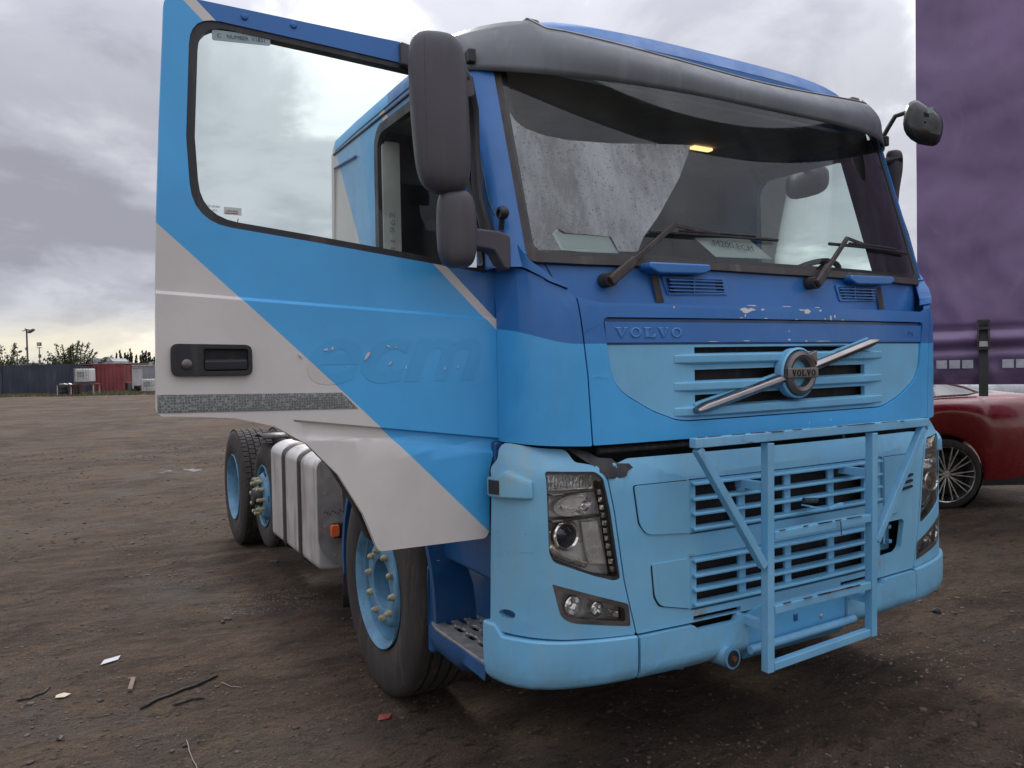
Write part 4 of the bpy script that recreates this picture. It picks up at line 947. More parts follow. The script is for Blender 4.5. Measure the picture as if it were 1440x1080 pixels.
for o_, z0, z1, x0 in ((m1, 2.13, 2.52, -1.405), (m2, 1.87, 2.04, -1.37)):
    MB().box((x0+.01, .148, (z0+z1)/2), (.12, .006, z1-z0)).build('mirror_glass', pm('mirror_silver', (.7, .7, .7), .03, 1, dirt=0, bump=0), o_)
ar = MB(); ar.tube([(-1.395, .13, 2.12), (-1.388, .13, 2.05)], .028, 12); ar.build('mirror_joint', 'mirror_shell', truck, smooth=True)
a1 = MB(); a1.prism(rnd([(-1.40, 2.005), (-1.205, 1.998), (-1.165, 1.985), (-1.165, 1.870), (-1.19, 1.868), (-1.23, 1.93), (-1.40, 1.945)], .012, 3), lambda a, b: (a, .150, b), lambda a, b: (a, .215, b)); a1.build('mirror_arm', 'mirror_shell', truck, bevel=.010, seg=3)
a2 = MB(); a2.tube([(-1.37, .16, 2.52), (-1.30, .20, 2.50), (-1.255, .24, 2.42), (-1.245, .25, 2.30), (-1.235, .25, 2.12), (-1.21, .23, 2.0)], [.022, .026, .022, .018, .02, .024], 10); a2.build('mirror_stay', 'black', truck, smooth=True)
a3 = MB(); a3.prism(rnd([(-1.46, 2.585), (-1.33, 2.565), (-1.285, 2.50), (-1.275, 2.44), (-1.33, 2.43), (-1.44, 2.47)], .02, 3), lambda a, b: (a, .175, b), lambda a, b: (a, .21, b)); a3.build('upper_mirror_bracket', 'mirror_shell', truck, bevel=.008)
kn = MB().lathe([(-.016, .012), (-.014, .020), (.0, .024), (.014, .020), (.02, .012)], (-1.188, .165, 2.062), 'x', 16).build('camera_knob', 'black', truck, smooth=True)
MB().tube([(-1.185, .17, 2.06), (-1.18, .19, 2.01)], .010, 8).build('knob_stalk', 'black', truck)
MB().tube([(-1.197, .36, 2.42), (-1.199, .345, 2.36), (-1.20, .30, 2.28), (-1.202, .24, 2.12), (-1.20, .20, 2.06)], .003, 6).build('loose_cable', 'black', truck)
MB().box((-1.199, .36, 2.41), (.01, .02, .03)).build('cable_clip', 'black', truck)
# far side mirrors
f1 = MB().tube([(1.19, .47, 2.655), (1.20, .41, 2.67), (1.205, .37, 2.73), (1.212, .335, 2.78), (1.225, .29, 2.785), (1.235, .24, 2.765)], .012, 8).build('front_mirror_arm', 'black', truck, smooth=True)
rows = []
cF = Vector((1.232, .20, 2.705)); 
for k_, (sc_, dy) in enumerate(((.05, -.050), (.5, -.045), (.85, -.028), (1.0, .0), (.97, .010), (.90, .012), (.05, .006))):
    r = []
    for i in range(20):
        t = 2*PI*i/20; ex = math.copysign(abs(math.cos(t))**.72, math.cos(t)); ez = math.copysign(abs(math.sin(t))**.72, math.sin(t))*(1.0 if math.cos(t) < 0 else .9)
        p = Vector((ex*.096*sc_, dy*.6, ez*.100*sc_-.035*ex*sc_)); p = Matrix.Rotation(math.radians(12), 3, 'Y') @ p
        r.append(cF+Matrix.Rotation(math.radians(-42), 3, 'Z') @ p)
    rows.append(r)
fm_ = MB().rows(rows, closed=True).build('front_mirror', pm('glossy_black_shell', (.012, .014, .016), .2, coat=.4, dirt=.15, bump=.02), truck, smooth=True, angle=180)
MB().box(cF+Vector((-.018, -.048, .052)), (.026, .004, .028), Matrix.Rotation(math.radians(-42), 3, 'Z')).build('sticker', pm('faded_sticker', (.25, .32, .30), .5), fm_)
shell('mirror_housing', mir_rows((1.262, .385), .042, .05, [(2.625, .5, 0), (2.615, .95, 0), (2.56, 1, 0), (2.50, .9, .004), (2.42, .5, .012), (2.30, .34, .018), (2.26, .2, .02)], math.radians(12)), 'mirror_shell', truck)
MB().tube([(1.20, .40, 2.56), (1.27, .34, 2.575)], .02, 8).build('mirror_arm', 'black', truck)
MB().tube([(1.205, .36, 2.40), (1.24, .33, 2.30), (1.26, .30, 2.18), (1.255, .27, 2.08), (1.24, .25, 2.03)], .003, 6).build('loose_cable', 'black', truck)
# kerb mirror hanging outside the far door window
rows = []
for sc_, dx in ((.05, .05), (.7, .04), (1.0, .0), (.95, -.015), (.05, -.018)):
    rows.append([(1.36+dx, 1.0+sc_*.155*math.copysign(abs(math.cos(t))**.6, math.cos(t)), 2.60+sc_*.085*math.copysign(abs(math.sin(t))**.7, math.sin(t))) for t in [2*PI*i/20 for i in range(20)]])
MB().rows(rows, closed=True).build('kerb_mirror', 'black', truck, smooth=True, angle=180)
MB().tube([(1.36, 1.0, 2.66), (1.30, 1.0, 2.72), (1.22, 1.0, 2.73)], .015, 8).build('kerb_mirror_arm', 'black', truck)

# ---- steps and lower side, both sides
for s in (-1, 1):
    X = lambda a: s*a
    # lower skirt curving under
    rows = []
    for y in np.linspace(.268, .87, 9):
        q = max(0, (y-.80)/.07); xx = 1.232-.035*(y-.26)-.03*q*q; zb_ = .350+.105*max(0, 1-(y-.26)/.3); zt_ = .49
        rows.append([(X(xx-.03), y, .488), (X(xx), y, .488), (X(xx+.004), y, .44), (X(xx-.01), y, zb_+.045), (X(xx-.04), y, zb_+.012), (X(xx-.2), y, zb_+.015)])
    MB().rows(rows).build('step_skirt', 'deep', truck, smooth=True, angle=50)
    tr_ = MB(); hs = []
    for i in range(3):
        for j in range(4):
            cx_ = .42+.105*j+(.0 if i % 2 else .02); cz_ = 1.03+.058*i
            hs.append(rnd([(cx_-.036, cz_-.014), (cx_+.036, cz_-.014), (cx_+.036, cz_+.014), (cx_-.036, cz_+.014)], .013, 3))
    stp = panel('step_tread', rnd([(.28, .985), (.80, .985), (.815, 1.0), (.80, 1.205), (.72, 1.222), (.30, 1.222)], .01, 2), lambda a, b: (X(b), a, .496), 'alu', truck, holes=hs, thick=.012, out=(0, 0, 1), du=0, dv=0, bevel=.002)
    MB().span((X(1.0), .30, .440), (X(1.2), .80, .445)).build('tread_shadow_pan', 'dark', stp)
    dd = MB()
    for i in range(9):
        for j in range(3): dd.lathe([(0, .005), (.003, .003), (.004, .0005)], (X(1.012+.058*j+.012*(i % 2)), .33+.053*i, .496), 'z', 8)
    dd.build('grip_dimple', 'alu', stp)
    ww = MB()
    # curved well wall
    prof = [(1.205, .84), (1.17, .835), (1.10, .822), (1.04, .79), (1.0, .74), (.985, .66), (.985, .25)]
    ww.rows([[(X(a), b, .47) for a, b in prof], [(X(a-.006), b-.003, .70) for a, b in prof], [(X(a-.02), b+.0, .735) for a, b in prof], [(X(a-.03), b+.03, .742) for a, b in prof]]).build('step_well', 'deep', truck, smooth=True, angle=60)
    MB().span((X(.9), .24, .74), (X(1.13), .84, .95)).build('upper_step_box', 'deep', truck, bevel=.02)
    MB().span((X(1.13), .285, .80), (X(1.134), .34, .86)).build('data_plate', 'plate', truck)
    MB().span((X(1.195), .825, .345), (X(.95), .875, .72)).build('step_box_rear', 'deep', truck, bevel=.02)
    MB().span((X(.80), .25, .94), (X(1.19), .90, 1.28)).build('cab_lower_sill', 'deep', truck, bevel=.01)
    fs = MB(); fs.tube([(X(1.205), .235, .87), (X(1.205), .235, 1.02)], .006, 6); fs.build('bracket_wire', 'alu', truck)
# moss fleck on well edge
MB().lathe([(0, .02), (.002, .016), (.003, .001)], (-1.165, .822, .742), 'z', 10).build('worn_patch', 'card', truck)

# ---- wheels
def tyre(r, hw, ri, tread=True, n=72):
    m = MB()
    prof = [(-hw*.82, ri), (-hw*.97, ri+.02), (-hw*1.03, (r+ri)/2), (-hw*.97, r-.045), (-hw*.90, r-.018), (-hw*.80, r-.004)]
    if tread:
        for g in (-.52, -.18, .18, .52):
            prof += [(hw*(g-.05), r), (hw*(g-.045), r-.012), (hw*(g+.045), r-.012), (hw*(g+.05), r)]
    prof += [(hw*.80, r-.004), (hw*.90, r-.018), (hw*.97, r-.045), (hw*1.03, (r+ri)/2), (hw*.97, ri+.02), (hw*.82, ri)]
    m.lathe(prof, (0, 0, 0), 'x', n)
    return m
def wheel_front(cen, s):
    """s=-1: outside face towards -x"""
    R = .520
    ty = tyre(R, .155, .292).build('wheel', 'rubber', truck, smooth=True, angle=50); ty.location = cen
    o = s
    rm = MB().lathe([(o*.135, .290), (o*.150, .298), (o*.158, .296), (o*.150, .284), (o*.120, .272), (o*.118, .266), (o*.020, .252), (o*.000, .244), (o*.030, .226), (o*.100, .204), (o*.122, .194), (o*.127, .186), (o*.130, .125), (o*.125, .118), (o*.02, .112), (o*.015, .001)], (0, 0, 0), 'x', 56).build('rim', 'wheelblue', ty, smooth=True, angle=40)
    MB().lathe([(o*.02, .106), (o*.050, .096), (o*.065, .080), (o*.065, .02), (o*.07, .001)], (0, 0, 0), 'x', 36).build('hub_cap', 'wheelblue', ty, smooth=True, angle=40)
    for i in range(10):
        a = 2*PI*i/10+.16; y, z = .158*math.cos(a), .158*math.sin(a)
        MB().lathe([(o*.128, .017), (o*.140, .016), (o*.149, .012), (o*.155, .008), (o*.157, .001)], (0, y, z), 'x', 12).build('nut_cap', 'yellow', ty, smooth=True)
    return ty
wf = wheel_front((-1.075, 1.390, .512), -1)
w2 = wheel_front((1.075, 1.390, .512), 1)
def wheel_drive(cen, s, inner):
    ty = tyre(.510, .155, .285, True, 80)
    # lug blocks on the drive tyre
    ty = ty.build('wheel', 'rubber', truck, smooth=True, angle=50); ty.location = cen
    lg = MB(); random.seed(4)
    for i in range(64):
        a = 2*PI*i/64
        for g, off in ((-.70, 0), (-.35, .5), (0, 0), (.35, .5), (.70, 0)):
            b = a+off*2*PI/64; c = Vector((g*.155, .5115*math.cos(b), .5115*math.sin(b)))
            lg.box(c, (.046, .040, .007), Matrix.Rotation(b+PI/2, 3, 'X'))
    tag(lg.build('tread_block', 'rubber', ty), kind='stuff')
    o = s
    MB().lathe([(o*.135, .285), (o*.152, .294), (o*.158, .290), (o*.148, .278), (o*.10, .262), (o*-.05, .250), (o*-.10, .235), (o*-.11, .140), (o*-.07, .12), (o*-.06, .001)], (0, 0, 0), 'x', 56).build('rim', 'wheelblue', ty, smooth=True, angle=40)
    return ty
for s in (-1, 1):
    wheel_drive((s*1.07, 5.16, .505), s, 0)
    wheel_drive((s*.725, 5.16, .505), s, 1)
def wheel_pusher(cen, s):
    R = .405; o = s
    ty = tyre(R, .13, .235, True, 60).build('wheel', 'rubber', truck, smooth=True, angle=50); ty.location = cen
    MB().lathe([(o*.11, .235), (o*.128, .240), (o*.132, .236), (o*.125, .226), (o*.02, .215), (o*.03, .205), (o*.10, .195), (o*.145, .16), (o*.150, .10), (o*.06, .09), (o*.06, .001)], (0, 0, 0), 'x', 44).build('rim', 'wheelblue', ty, smooth=True, angle=40)
    for i in range(10):
        a = 2*PI*i/10+.1; MB().lathe([(o*.148, .016), (o*.20, .014), (o*.205, .010), (o*.206, .001)], (0, .13*math.cos(a), .13*math.sin(a)), 'x', 10).build('wheel_nut', 'yellow', ty, smooth=True)
    MB().lathe([(o*.06, .085), (o*.16, .075), (o*.21, .06), (o*.215, .001)], (0, 0, 0), 'x', 24).build('hub', 'steel', ty, smooth=True, angle=40)
    for i in range(5):
        a = 2*PI*(i+.5)/5; MB().lathe([(o*.128, .026), (o*.1285, .0005)], (0, .186*math.cos(a), .186*math.sin(a)), 'x', 12).build('hand_hole', 'dark', ty)
    return ty
for s in (-1, 1): wheel_pusher((s*1.07, 4.02, .575), s)

# ---- front wheel arches, flaps
for s in (-1, 1):
    rows = []
    for a in np.linspace(-8, 188, 22):
        a = math.radians(a); r = .60
        cy_, cz_ = 1.39+r*math.cos(a), .512+r*math.sin(a)
        rows.append([(s*1.20, cy_, cz_), (s*1.20, 1.39+(r+.03)*math.cos(a), .512+(r+.03)*math.sin(a)), (s*.86, 1.39+(r+.03)*math.cos(a), .512+(r+.03)*math.sin(a)), (s*.86, cy_, cz_)])
    MB().rows(rows, closed=True).build('wheel_arch', 'deep', truck, smooth=True, angle=50)
    ml_ = MB(); rows = []
    for z in np.linspace(1.0, .22, 9): rows.append([(s*1.19, 2.03+.03*math.sin(z*7), z), (s*.88, 2.03+.03*math.sin(z*7+1), z)])
    fo = ml_.rows(rows).build('mud_flap', 'black', truck, smooth=True); q = fo.modifiers.new('solid', 'SOLIDIFY'); q.thickness = .008
# chassis
ch = MB()
for s in (-1, 1): ch.span((s*.36, .5, .72), (s*.43, 6.0, .98))
for y in (.7, 2.3, 3.3, 4.5, 5.9): ch.span((-.36, y, .78), (.36, y+.08, .92))
ch.build('chassis_rail', 'steel', truck, bevel=.006)
ax = MB(); ax.tube([(-1.0, 1.39, .512), (-.6, 1.39, .46), (.6, 1.39, .46), (1.0, 1.39, .512)], .06, 12); ax.build('front_axle', 'steel', truck)
ax = MB(); ax.tube([(-1.0, 5.16, .505), (1.0, 5.16, .505)], .09, 12); ax.lathe([(-.2, .05), (-.15, .2), (.15, .2), (.2, .05)], (0, 5.16, .505), 'x', 20); ax.build('rear_axle', 'steel', truck)
MB().tube([(-1.0, 4.02, .575), (1.0, 4.02, .575)], .06, 12).build('lift_axle', 'steel', truck)
en = MB(); en.span((-.42, .15, .55), (.42, 1.9, 1.2)); en.build('engine', 'steel', truck, bevel=.04)
MB().span((-.9, .08, .50), (.9, .9, .62)).build('under_tray', 'dark', truck)
fw = MB(); fw.lathe([(0, .48), (.04, .48), (.05, .46), (.05, .06)], (0, 4.85, 1.10), 'z', 36); fw.span((-.5, 4.6, .98), (.5, 5.1, 1.1)); fw.build('fifth_wheel', 'steel', truck, smooth=True, angle=30)
dk = MB(); dk.span((-.62, 2.3, 1.0), (.62, 3.7, 1.02)); dk.build('catwalk_plate', 'alu', truck)
# rear mudguard halves
for s in (-1, 1):
    rows = []
    for a in np.linspace(70, 108, 5):
        a = math.radians(a); rows.append([(s*1.22, 4.02+.50*math.cos(a), .56+.50*math.sin(a)), (s*.92, 4.02+.50*math.cos(a), .56+.50*math.sin(a))])
    fo = MB().rows(rows).build('pusher_mudguard', 'black', truck, smooth=True); q = fo.modifiers.new('solid', 'SOLIDIFY'); q.thickness = .01
# ---- tank
tp = rnd([(-1.215, .34), (-1.215, .985), (-1.13, 1.035), (-.55, 1.04), (-.55, .33), (-1.12, .325)], [.15, .09, .06, .03, .03, .10], 8)
for s in (-1, 1):
    tk = MB().prism([(-s*a if s > 0 else a, b) for a, b in tp], lambda a, b: (a, 2.47, b), lambda a, b: (a, 3.66, b)).build('fuel_tank', 'tank', truck, bevel=.035, seg=4, angle=50)
    for y in (2.83, 3.24):
        o = [(a*1.0, b) for a, b in tp]
        cx_, cz_ = -.88, .68
        big = [((a-cx_)*1.028+cx_, (b-cz_)*1.022+cz_) for a, b in o]
        MB().rows([[(-s*a if s > 0 else a, y-.028, b) for a, b in big], [(-s*a if s > 0 else a, y-.026, b) for a, b in [((a-cx_)*1.036+cx_, (b-cz_)*1.028+cz_) for a, b in o]], [(-s*a if s > 0 else a, y+.026, b) for a, b in [((a-cx_)*1.036+cx_, (b-cz_)*1.028+cz_) for a, b in o]], [(-s*a if s > 0 else a, y+.028, b) for a, b in big]], closed=True).build('tank_strap', 'black', tk, smooth=True, angle=40)
    cap = MB().lathe([(0, .05), (.03, .05), (.035, .04), (.035, .001)], (s*.95, 3.5, 1.04), 'z', 20).build('filler_cap', 'black', tk, smooth=True)
pl = panel('side_shield_plate', rnd([(-1.213, .985), (-1.12, 1.035), (-.90, 1.04), (-.90, .36), (-1.10, .36), (-1.19, .44), (-1.213, .52)], [.04, .02, .01, .01, .06, .08, .04], 4), lambda a, b: (a, 2.44, b), 'plate', truck, thick=.006, du=0, dv=0, bevel=.001)
bl = MB()
for x, z in ((-1.13, .97), (-1.165, .80), (-1.165, .60), (-1.11, .42), (-1.06, .78)): bl.lathe([(-.004, .001), (-.004, .010), (0, .011)], (x, 2.44, z), 'y', 10)
bl.build('rivet', 'alu', pl)
hl_ = MB()
for i in range(14): hl_.lathe([(-.001, .001), (-.001, .005)], (-1.17+.016*i, 2.4395, .69-.008*(i % 3)), 'y', 6)
hl_.build('drilled_hole', 'dark', pl)
am = MB().prism(rnd([(-1.15, .545), (-1.10, .545), (-1.10, .615), (-1.15, .615)], .012, 3), lambda a, b: (a, 2.38, b), lambda a, b: (a, 2.41, b)).build('side_reflector', 'amber', truck, bevel=.004)
MB().box((-1.09, 2.42, .575), (.07, .03, .09)).build('bracket', 'black', am, bevel=.004)

# ---- papers lying on the dashboard
def sheet(name, pts, lab, cat, words=None):
    o = MB().prism(pts, lambda a, b: (a, wsy(a, b)+.008+(b-1.93)*.08, b), lambda a, b: (a, wsy(a, b)+.0092+(b-1.93)*.08, b)).build(name, 'paper')
    tag(o, lab, cat); return o
sheet('folded_paper', [(-.993, 2.006), (-.975, 2.020), (-.955, 2.005), (-.785, 2.000), (-.762, 1.938), (-.975, 1.938)], 'blank folded sheet of paper behind the windscreen, nearest the open door', 'paper')
ps = sheet('paper_sign', [(-.406, 2.017), (-.122, 2.033), (-.018, 1.953), (-.325, 1.945)], 'sheet of paper handwritten with letters behind the middle of the windscreen', 'paper')
ww_ = wsy(-.2, 1.98)+.0075
text_obj('handwriting', 'M200 ECM', .046, 'ink', ps, (-.225, ww_-.004, 1.992), (PI/2-.29, math.radians(3), 0), .0002, 0, -.15, scale=(1.05, .75, 1))

# ================================================================ THE YARD BEHIND
F2 = Vector((sy, cy, 0)); R2 = Vector((cy, -sy, 0)); C0 = Vector((CAM.x, CAM.y, 0))
def yard(u, d, z=0):
    """a point d metres out in the viewing direction, u = bearing"""
    p = C0 + F2*d + R2*(d*(u-720)/FPX); return Vector((p.x, p.y, z))
AR = math.atan2(R2.y, R2.x)          # heading of the line that runs across the yard
def corrug(name, p0, p1, h, mat, parent, depth=.035, pitch=.28, z0=.12, th=None):
    """corrugated steel wall from p0 to p1"""
    p0, p1 = Vector(p0), Vector(p1); L = (p1-p0).length; d = (p1-p0).normalized(); n = Vector((d.y, -d.x, 0))
    rows = [[], []]; k = int(L/pitch)
    for i in range(k):
        for f, o in ((0, 0), (.25, 0), (.5, depth), (.75, depth)):
            q = p0+d*((i+f)*L/k)+n*o
            rows[0].append((q.x, q.y, z0)); rows[1].append((q.x, q.y, z0+h))
    q = p1; rows[0].append((q.x, q.y, z0)); rows[1].append((q.x, q.y, z0+h))
    return MB().rows(rows).build(name, mat, parent)
def container(loc, rz, L, H, mat, label, group=None, W=2.44):
    t = empty('shipping_container', loc, rz, label, 'container', group)
    c = [(-L/2, 0), (L/2, 0), (L/2, W), (-L/2, W)]
    for i in range(4):
        a, b = c[i], c[(i+1) % 4]; corrug('side_wall', (a[0], a[1], 0), (b[0], b[1], 0), H-.28, mat, t, z0=.16)
    for x, y in c:
        MB().box((x, y, H/2), (.16, .16, H)).build('corner_post', mat, t)
    for z in (.08, H-.06):
        MB().span((-L/2, -.02, z-.07), (L/2, .06, z+.07)).build('rail', mat, t); MB().span((-L/2, W-.06, z-.07), (L/2, W+.02, z+.07)).build('rail', mat, t)
    MB().span((-L/2, 0, H-.06), (L/2, W, H-.03)).build('roof', mat, t)
    return t
cm1 = pm('navy_container_paint', (.030, .040, .065), .6, dirt=.35, scale=.6, var=.25); cm1b = pm('slate_container_paint', (.036, .046, .068), .6, dirt=.4, scale=.5, var=.25)
cm2 = pm('faded_red_container_paint', (.22, .042, .045), .6, dirt=.35, scale=.7, var=.25, dirtcol=(.12, .06, .05))
rzc = AR
p = yard(58, 59); container(p, rzc, 6.06, 2.30, cm1, 'dark blue shipping container between the lamp masts and the red container')
p = yard(-54, 59); container(p, rzc, 6.06, 2.30, cm1b, 'dark slate shipping container cut by the left edge of the picture')
p = yard(143, 61); container(p, rzc+math.radians(14), 3.20, 2.34, cm2, 'faded red shipping container beside the white cage tank')
# grey sheds and stores behind the gap
gm = pm('grey_cladding', (.24, .25, .27), .6, dirt=.3, scale=.5)
gm2 = pm('pale_cladding', (.36, .37, .38), .6, dirt=.3, scale=.8)
t = empty('grey_shed', yard(215, 84), rzc, 'long low grey corrugated shed beyond the red container', 'shed')
corrug('wall', (-5.5, 0, 0), (9, 0, 0), 2.35, gm, t, z0=0, pitch=.5); MB().span((-5.6, -.1, 2.3), (9, 6, 2.42)).build('roof', gm2, t)
t = empty('site_cabin', yard(179, 70), rzc, 'small pale corrugated cabin right of the red container', 'cabin')
corrug('wall', (-.45, 0, 0), (.45, 0, 0), 2.0, gm2, t, z0=0); MB().span((-.5, .02, 0), (.45, 2, 2.05)).build('side', gm2, t)
MB().span((-.5, -.05, 2.0), (.5, 2, 2.1)).build('roof', gm, t)
t = empty('dark_bin', yard(178, 62), rzc, 'dark blue-green bin standing in front of the pale cabin', 'bin')
MB().span((-.27, -.3, 0), (.27, .3, .72)).build('body', pm('dark_bin_plastic', (.03, .05, .06), .5), t, bevel=.03); MB().span((-.29, -.32, .72), (.29, .32, .78)).build('lid', 'black', t, bevel=.02)
t = empty('lean_to', yard(193, 72), rzc, 'sloping grey sheet leaning beside the pale cabin', 'lean-to')
MB().prism([(-.6, 0), (.7, 0), (.7, .3), (-.6, 1.9)], lambda a, b: (a, 0, b), lambda a, b: (a, .08, b)).build('sheet', gm, t)
t = empty('tyre_heap', yard(196, 64), rzc, 'low heap of dark tyres between the cabin and the farther cage tank', 'tyres')
for i, (x, y, z) in enumerate(((-.35, 0, .13), (.3, .1, .13), (-.05, .3, .13), (0, .05, .38), (.45, .2, .38))):
    MB().lathe([(-.12, .22), (-.13, .40), (0, .44), (.13, .40), (.12, .22)], (x, y, z), 'z', 16).build('tyre', 'rubber', t, smooth=True)
t = empty('white_cabin', yard(141, 76), rzc, 'white flat-roofed cabin whose top shows over the red container', 'cabin')
MB().span((-1.3, 0, 0), (1.35, 3, 2.75)).build('wall', pm('white_cabin_panel', (.50, .51, .52), .6, dirt=.3), t)
for x in (-1.0, .2): MB().span((x, -.03, 1.5), (x+.7, .02, 2.3)).build('window', 'black', t)
MB().prism([(-1.35, 2.75), (1.4, 2.75), (1.1, 3.05), (-1.0, 3.05)], lambda a, b: (a, -.1, b), lambda a, b: (a, 3, b)).build('roof', pm('cabin_roof', (.36, .38, .40), .5), t)
MB().box((.9, .5, 3.1), (.35, .4, .2)).build('roof_vent', gm2, t)
# cage tanks
def cage_tank(loc, rz, label, z0=0):
    t = empty('cage_tank', loc, rz, label, 'cage tank', 'white liquid tanks in steel cages')
    MB().span((-.5, -.45, z0+.14), (.5, .45, z0+1.06)).build('bottle', pm('white_tank_plastic', (.62, .63, .62), .5, dirt=.25), t, bevel=.05)
    MB().span((-.55, -.5, z0), (.55, .5, z0+.12)).build('pallet', 'steel', t)
    MB().box((-.08, -.47, z0+.66), (.46, .01, .36)).build('label_plate', gm2, t)
    for i in range(6): MB().beam((-.52+.208*i, -.5, z0+.1), (-.52+.208*i, -.5, z0+1.1), .025, .025, (0, 1, 0)).build('cage_bar', 'alu', t)
    for i in range(5): MB().beam((-.54, -.52, z0+.14+.235*i), (.54, -.52, z0+.14+.235*i), .025, .025).build('cage_bar', 'alu', t)
    MB().lathe([(0, .1), (.05, .1), (.05, .001)], (0, 0, z0+1.06), 'z', 12).build('cap', 'black', t)
cage_tank(yard(120.5, 56), rzc, 'white cage tank raised on a red frame in front of the containers', .86)
cage_tank(yard(212, 60), rzc, 'white cage tank on the ground next to the open door edge')
redm = pm('red_frame_steel', (.22, .035, .03), .6, dirt=.4)
t = empty('tank_stand', yard(121, 56), rzc, 'low red steel stand carrying the white cage tank', 'stand')
for x in (-.65, .75):
    for y in (-.4, .4): MB().box((x, y, .42), (.07, .07, .84)).build('leg', pm('stand_leg', (.40, .34, .32), .6, dirt=.3) if x > 0 else redm, t)
MB().span((-.75, -.5, .80), (.85, .5, .855)).build('top', redm, t)
MB().span((-.3, -.4, .02), (1.1, .4, .10)).build('drip_tray', 'black', t)
t = empty('scrap_trestle', yard(97, 55.5), rzc, 'trestle piled with dark scrap left of the white cage tank', 'trestle')
for x in (-.75, .15, .55): MB().box((x, 0, .4), (.06, .06, .8)).build('leg', 'card' if x == .15 else 'steel', t)
MB().box((-.1, 0, .78), (1.5, .5, .05)).build('top', 'steel', t)
for i, (x, z, w_, h_) in enumerate(((-.5, .86, .25, .08), (-.25, .84, .3, .06), (.1, .84, .2, .07))): MB().box((x, 0, z), (w_, .2, h_), Matrix.Rotation(.2*i, 3, 'Y')).build('scrap_piece', 'alu', t)
for i, (u, d) in enumerate(((89, 56.5), (107.5, 56.8))):
    t = empty('oil_drum', yard(u, d), 0, ('dark drum under the left end of the scrap trestle', 'dark drum tucked between the scrap trestle and the tank stand')[i], 'drum')
    MB().lathe([(0, .001), (0, .29), (.25, .30), (.28, .31), (.31, .30), (.55, .30), (.58, .31), (.61, .30), (.86, .29), (.86, .001)], (0, 0, 0), 'z', 20).build('shell', 'black', t, smooth=True, angle=40)
    MB().lathe([(0, .03), (.02, .03), (.02, .001)], (.1, 0, .86), 'z', 8).build('bung', 'steel', t)
t = empty('marker_post', yard(80.5, 55), 0, 'short pale post in the grass left of the scrap trestle', 'post')
MB().box((0, 0, .38), (.06, .06, .76)).build('post', gm2, t); MB().lathe([(0, .09), (.1, .06), (.1, .001)], (1.65, -.3, 0), 'z', 10).build('base_block', 'alu', t)
# lamp masts
lm = pm('galvanised_mast', (.10, .10, .11), .5, .4)
t = empty('lamp_mast', yard(40, 63), rzc, 'tallest floodlight mast with two heads behind the dark containers', 'lamp mast', 'floodlight masts over the yard')
MB().tube([(0, 0, 0), (0, 0, 5.3)], [.09, .06], 8).build('pole', lm, t)
for a, b in (((-.35, 0, 5.15), (0, 0, 5.2)), ((0, 0, 5.0), (.45, 0, 5.05))): MB().tube([a, b], .035, 6).build('arm', lm, t)
MB().box((.38, 0, 5.14), (.50, .3, .14), Matrix.Rotation(-.5, 3, 'Y')).build('lamp_head', lm, t); MB().box((.05, 0, 5.28), (.22, .3, .12), Matrix.Rotation(.4, 3, 'Y')).build('lamp_head', lm, t); MB().box((-.06, 0, 3.7), (.14, .1, .22)).build('junction_box', lm, t)
t = empty('lamp_mast', yard(57, 68), rzc, 'slim mast with one square floodlight panel behind the dark containers', 'lamp mast', 'floodlight masts over the yard')
MB().tube([(0, 0, 0), (0, 0, 4.0)], .05, 8).build('pole', gm2, t); MB().box((0, 0, 4.25), (.36, .12, .32)).build('lamp_head', lm, t); MB().box((0, -.07, 4.25), (.26, .02, .22)).build('lens', gm2, t); MB().beam((-.22, 0, 3.95), (.22, 0, 3.95), .05, .05).build('crossbar', lm, t); MB().box((.03, 0, 3.2), (.2, .1, .3)).build('junction_box', lm, t)
t = empty('lamp_mast', yard(25.5, 70), rzc, 'short mast with a pair of small heads among the left bushes', 'lamp mast', 'floodlight masts over the yard')
MB().tube([(0, 0, 0), (0, 0, 3.6)], .05, 8).build('pole', lm, t); MB().tube([(-.3, 0, 3.6), (.3, 0, 3.6)], .03, 6).build('arm', lm, t)
for s in (-1, 1): MB().box((s*.3, 0, 3.7), (.24, .2, .16), Matrix.Rotation(-.3*s, 3, 'Y')).build('lamp_head', lm, t)
# van roof behind the container
t = empty('parked_van', yard(47, 74), rzc, 'silver van whose windscreen and roof show above the dark container', 'van')
MB().prism(rnd([(-2.3, .4), (2.5, .4), (2.5, 1.6), (2.0, 1.8), (1.15, 2.72), (-.75, 2.75), (-1.6, 1.9), (-2.3, 1.8)], .12, 3), lambda a, b: (a, 0, b), lambda a, b: (a, 1.8, b)).build('body', pm('silver_van_paint', (.26, .28, .30), .35, .3), t, bevel=.05)
MB().prism([(-.95, 2.0), (1.25, 2.0), (.85, 2.58), (-.55, 2.58)], lambda a, b: (a, -.02, b), lambda a, b: (a, .02, b)).build('side_glass', 'black', t); MB().span((-.7, -.03, 2.25), (.8, -.01, 2.36)).build('sticker_band', gm2, t)
for x in (-1.5, 1.6): MB().lathe([(-.1, .001), (-.1, .2), (-.1, .36), (.1, .36)], (x, 0, .36), 'y', 20).build('wheel', 'rubber', t)

